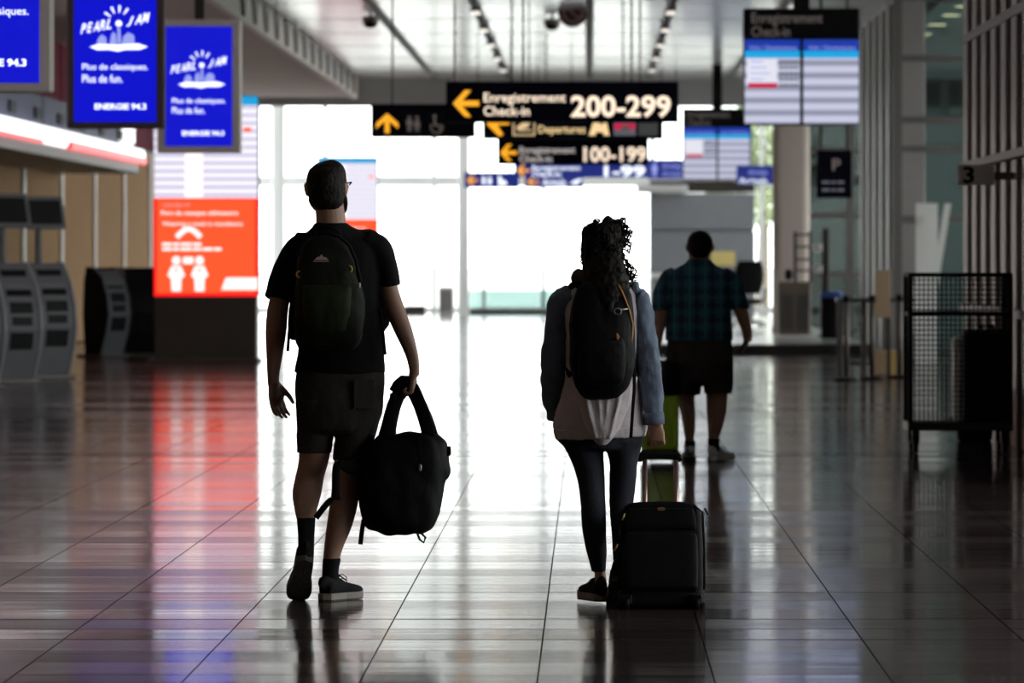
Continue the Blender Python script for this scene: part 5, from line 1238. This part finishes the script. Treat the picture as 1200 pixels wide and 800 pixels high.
put(MB().tube([(-Wd * .97, .0, .06), (-Wd * .98, -.004, .25), (-Wd * .95, -.004, .42), (-Wd * .80, .012, .455), (0, .012, .466), (Wd * .80, .012, .455), (Wd * .95, -.004, .42), (Wd * .98, -.004, .25), (Wd * .97, .0, .06)], .005, 6)).build('piping', M['webbing'], sc_, True)
put(MB().bbox(-Wd * .98, Wd * .98, .0, .2, -.004, .03, .01)).build('base_guard', M['black'], sc_)
for x in (-Wd * .80, Wd * .80):
    wc = tilt @ Vector((x, .155, .0))
    wl_ = MB().loft([(x - .012, .0, .026, .026, .026), (x + .012, .0, .026, .026, .026)], 18, 1, ref=(0, 1, 0)).build('wheel', M['black'], sc_, True)
    MB().bbox(x - .022, x + .022, -.02, .035, .02, .06, .006).build('wheel_housing', M['black'], wl_)
m = MB()
put(m.loft([(-.003, -.012, Hh * .935, .020, .0075), (.003, -.012, Hh * .935, .020, .0075)], 16, 1, ref=(1, 0, 0)))
ov = MB(); n = 18; c = tilt @ Vector((0, -.022, .425))
ov.prism([(c.x + .017 * math.cos(6.283 * i / n), c.z + .0065 * math.sin(6.283 * i / n)) for i in range(n)], c.y - .014, c.y + .02); ov.build('badge', M['gold_metal'], sc_)
# telescopic handle: tubes go on along the lean to the hand
top_py = 522
for px in (757, 794.3):
    x = (px - 775.5) / s_ ; z1 = ((713 - top_py) / s_ - .02) / math.cos(TL) + .0
    put(MB().tube([(x, .165, Hh - .05), (x, .165, z1)], .0098, 10)).build('handle_tube', M['copper'], sc_, True)
    put(MB().bbox(x - .014, x + .014, .15, .18, Hh - .012, Hh + .03, .003)).build('tube_collar', M['copper'], sc_)
z1 = ((713 - 518) / s_ - .02) / math.cos(TL)
put(MB().loft([(-.083, .165, z1 - .012, .016, .014), (-.080, .165, z1 + .004, .018, .017), (-.04, .165, z1 + .012, .017, .017), (.04, .165, z1 + .012, .017, .017), (.075, .165, z1 + .004, .018, .017), (.078, .165, z1 - .012, .016, .014)], 12, 3, ref=(0, 1, 0))).build('handle_grip', M['black'], sc_, True)
for px, py, dx in ((732, 610, -.01), (734, 637, -.01), (724, 645, -.016), (827, 604, .016)):
    q = tilt @ Vector(((px - 775.5) / s_, -.03, ((713 - py) / s_ - .02) / math.cos(TL)))
    mm_ = MB(); mm_.tube([q, q + Vector((dx * .4, -.004, -.014)), q + Vector((dx, -.004, -.028))], [.005, .0035, .005], 6); mm_.build('zip_pull', M['gold_metal'] if px < 800 else M['webbing'], sc_, True)

# ------------------------------------------------------------------ man in plaid shirt
C = Figure('person', 818, 540, 39.8, 'man in teal plaid shirt and brown shorts walking with a green suitcase')
b = MB()
Rc = head(b, C.p(820, 288.5, .02), 29 / C.s, 38 / C.s, .21, R(5))
b.loft([C.k(819, 322, 0, 18, 15), C.k(819, 311, .0, 13, 12.5), C.k(819, 300, .01, 11.8, 12.5), C.k(819.5, 292, .02, 12, 13)], 18, 3)
b.loft([C.e(790, 848, 440, .02, 24), C.e(784, 854, 415, .02, 26), C.e(785, 854, 390, .03, 27), C.e(785, 853, 360, .02, 25), C.e(787, 851, 332, .0, 21), C.e(797, 841, 316, .0, 14)], 22, 4)
b.loft([C.k(787, 328, 0, 10, 11), C.k(780, 345, -.02, 9.5, 10), C.k(775.5, 362, -.04, 8.6, 9), C.k(773, 378, -.05, 7.6, 8), C.k(771, 392, -.08, 6.4, 6.5), C.k(769, 409, -.11, 4.6, 5), C.k(768.6, 414, -.115, 4.5, 5)], 14, 4)
hand(b, C.p(768.6, 413, -.115), (-.03, -.15, -1), (.3, .8, 0), (.9, 0, -.1), curl=(.9, 1.2, .8), size=.95, thumb_out=.3)
b.loft([C.k(851, 328, 0, 10, 11), C.k(861, 346, 0, 9.3, 10), C.k(867, 362, -.01, 8.4, 9), C.k(872, 377, -.01, 7.3, 8), C.k(875.5, 391, -.02, 5.8, 6.5), C.k(875.5, 400, -.02, 5, 5.5)], 14, 4)
hand(b, C.p(875.5, 398, -.02), (-.35, -.1, -.9), (-.3, .9, 0), (-.9, -.1, .3), curl=(.8, 1.1, .8), size=1.0, thumb_out=.4)
b.loft([C.k(802, 430, .02, 18, 24), C.k(802, 455, .05, 13.5, 16), C.k(804.5, 472, .04, 10, 11.5), C.k(806.5, 485, .0, 8.8, 10), C.k(807.5, 500, -.03, 7.4, 8), C.k(808, 515, -.05, 5.4, 6.2), C.k(808, 530, -.05, 5.4, 7)], 16, 4)
b.loft([C.k(838, 430, .02, 19, 24), C.k(840, 455, .02, 14, 16), C.k(840, 470, .0, 12.3, 12.5), C.k(839.5, 484, -.02, 11.6, 12), C.k(838, 500, -.04, 8.8, 9.5), C.k(836, 514, -.05, 6.3, 7), C.k(836, 528, -.05, 6, 7)], 16, 4)
remesh('body', b, M['skin'], C.o, .006, 3); eyes(C.o, Rc, .23, .21)
h_ = MB(); h_.loft([C.k(819.5, 302, -.045, 7, 4), C.k(819.5, 296, -.03, 11.5, 11.5), C.k(820, 287, -.012, 14.6, 17), C.k(820, 279, .0, 13.9, 16.5), C.k(820, 273, .004, 9, 11), C.k(820.5, 270, .006, 3, 3.5)], 22, 4); remesh('hair', h_, M['hair_dark'], C.o, .005, 2, wr=.002, wf=60)
t = MB()
t.loft([C.e(779, 858.5, 399, .03, 31), C.e(779.5, 858.5, 388, .03, 31.5), C.e(780.5, 857, 365, .025, 30), C.e(782, 856, 342, .01, 27), C.e(783, 856, 327, .0, 23), C.e(791, 848, 315, .0, 17), C.e(802, 837, 309, .0, 14), C.e(806, 832.5, 304, .0, 12.5)], 26, 4)
t.loft([C.k(792, 323, 0, 11, 15), C.k(784, 328, 0, 12, 14.5), C.k(778, 344, -.02, 12, 13), C.k(775.5, 358, -.035, 11, 12.5), C.k(775.2, 364, -.04, 11, 12.5)], 16, 4)
t.loft([C.k(846, 323, 0, 11, 15), C.k(854, 328, 0, 12, 14.5), C.k(862, 345, 0, 11.5, 13), C.k(867, 357, -.008, 10.5, 12.5), C.k(868, 362, -.01, 10.5, 12.5)], 16, 4)
t.loft([C.k(819, 303, -.002, 13.4, 13.5), C.k(819, 309, -.002, 14.5, 14)], 20, 1)
remesh('plaid_shirt', t, M['plaid'], C.o, .008, 3, wr=.009, wf=8)
t = MB()
t.loft([C.e(783, 856, 392, .02, 27), C.e(780, 858.5, 410, .02, 28.5), C.e(779, 859, 432, .02, 29), C.e(784, 854, 447, .02, 24)], 24, 3)
t.loft([C.k(802, 425, .02, 22, 28), C.k(802, 448, .03, 20.5, 23), C.k(802.3, 462, .04, 20, 21.5)], 18, 4)
t.loft([C.k(839, 425, .02, 20, 28), C.k(841, 448, .02, 17.5, 23), C.k(841.3, 461, .015, 16, 21)], 18, 4)
sh = remesh('shorts', t, M['shorts2'], C.o, .008, 3, wr=.008, wf=8)
for ks in ([C.k(808.2, 515, -.05, 6.6, 7.3), C.k(808.2, 531, -.05, 6.8, 8)], [C.k(836.2, 513, -.05, 7.2, 8), C.k(836.2, 529, -.05, 7.2, 8.2)]):
    m = MB(); m.loft(ks, 16, 2); remesh('sock', m, M['sock'], C.o, .007, 2)
shoe(C.o, C.p(808.5, 540, -.14), (-.01, .26, 0.0), (0, 0, 1), .29, .105, m_up='shoe_white', m_sole='sole_dark')
shoe(C.o, C.p(832, 539.8, -.10), (.13, .20, .0), (0, 0, 1), .29, .105, m_up='shoe_white', m_sole='shoe_white')
ph = Figure('phone', 867, 414, 39.75, 'dark phone held in the right hand of the man in plaid', 'phone'); ph.o.location.z = H + (VY - 416) / ph.s
Mp = Matrix.Rotation(R(25), 4, 'Y') @ Matrix.Rotation(R(70), 4, 'Z')
MB().bbox(-.036, .036, -.005, .005, .0, .11, .004, Mp).build('case', M['black'], ph.o); MB().box(-.033, .033, -.0065, -.005, .006, .104, Mp).build('glass', emis('dim_blue_screen', (.01, .015, .04), .3), ph.o)

# ------------------------------------------------------------------ his green suitcase with a dark bag on top
G = Figure('hard_suitcase', 773, 541, 39.6, 'lime green ribbed hard suitcase with black base rolled by the man in plaid', 'suitcase')
hx = 22.5 / G.s; z0, z1 = G.z(528), G.z(462)
m = MB(); m.loft([(0, 0, z0, hx * .94, .095), (0, 0, z0 + .03, hx, .115), (0, 0, z1 - .03, hx, .115), (0, 0, z1, hx * .94, .095)], 28, 1, e=6); m.build('shell', M['lime'], G.o, True)
for i in range(7):
    x = -hx * .8 + i * hx * 1.6 / 6; MB().bbox(x - .010, x + .010, -.125, -.10, z0 + .04, z1 - .04, .004).build('rib', M['lime'], G.o)
MB().bbox(-hx * 1.02, hx * 1.02, -.12, .12, z0 - .062, z0 + .012, .015).build('base', M['black'], G.o)
for x in (-hx * .75, hx * .75):
    for y in (-.08, .08): MB().loft([(x - .012, y, .022, .022, .022), (x + .012, y, .022, .022, .022)], 14, 1, ref=(0, 1, 0)).build('wheel', M['black'], G.o, True)
for x in (-.07, .07): MB().tube([(x, .06, z1 - .03), (x, .06, G.z(424))], .008, 8).build('handle_tube', M['metal_clip'], G.o, True)
MB().bbox(-.085, .085, .045, .075, G.z(426), G.z(422), .006).build('handle_grip', M['black'], G.o)
Dk = Figure('shoulder_bag', 784, 461, 39.55, 'soft black shoulder bag resting on the green suitcase', 'bag'); Dk.o.location.z = z1
m = MB(); m.loft([Dk.k(785, 461, 0, 11, 16), Dk.k(786, 452, 0, 12.5, 20), Dk.k(786, 434, 0, 11.5, 18), Dk.k(786, 422, 0, 9, 12)], 20, 3, e=3)
m.v = [(x, y, z - .0) for x, y, z in m.v]; remesh('bag', m, M['pack_black'], Dk.o, .008, 2, wr=.004, wf=10)
m = MB(); strap(m, [Dk.p(779, 428, 0), Dk.p(780, 414, 0), Dk.p(786, 409, 0), Dk.p(792, 414, 0), Dk.p(793, 428, 0)], .02, .006, ref=(0, 1, 0)); m.build('strap', M['webbing'], Dk.o, True)
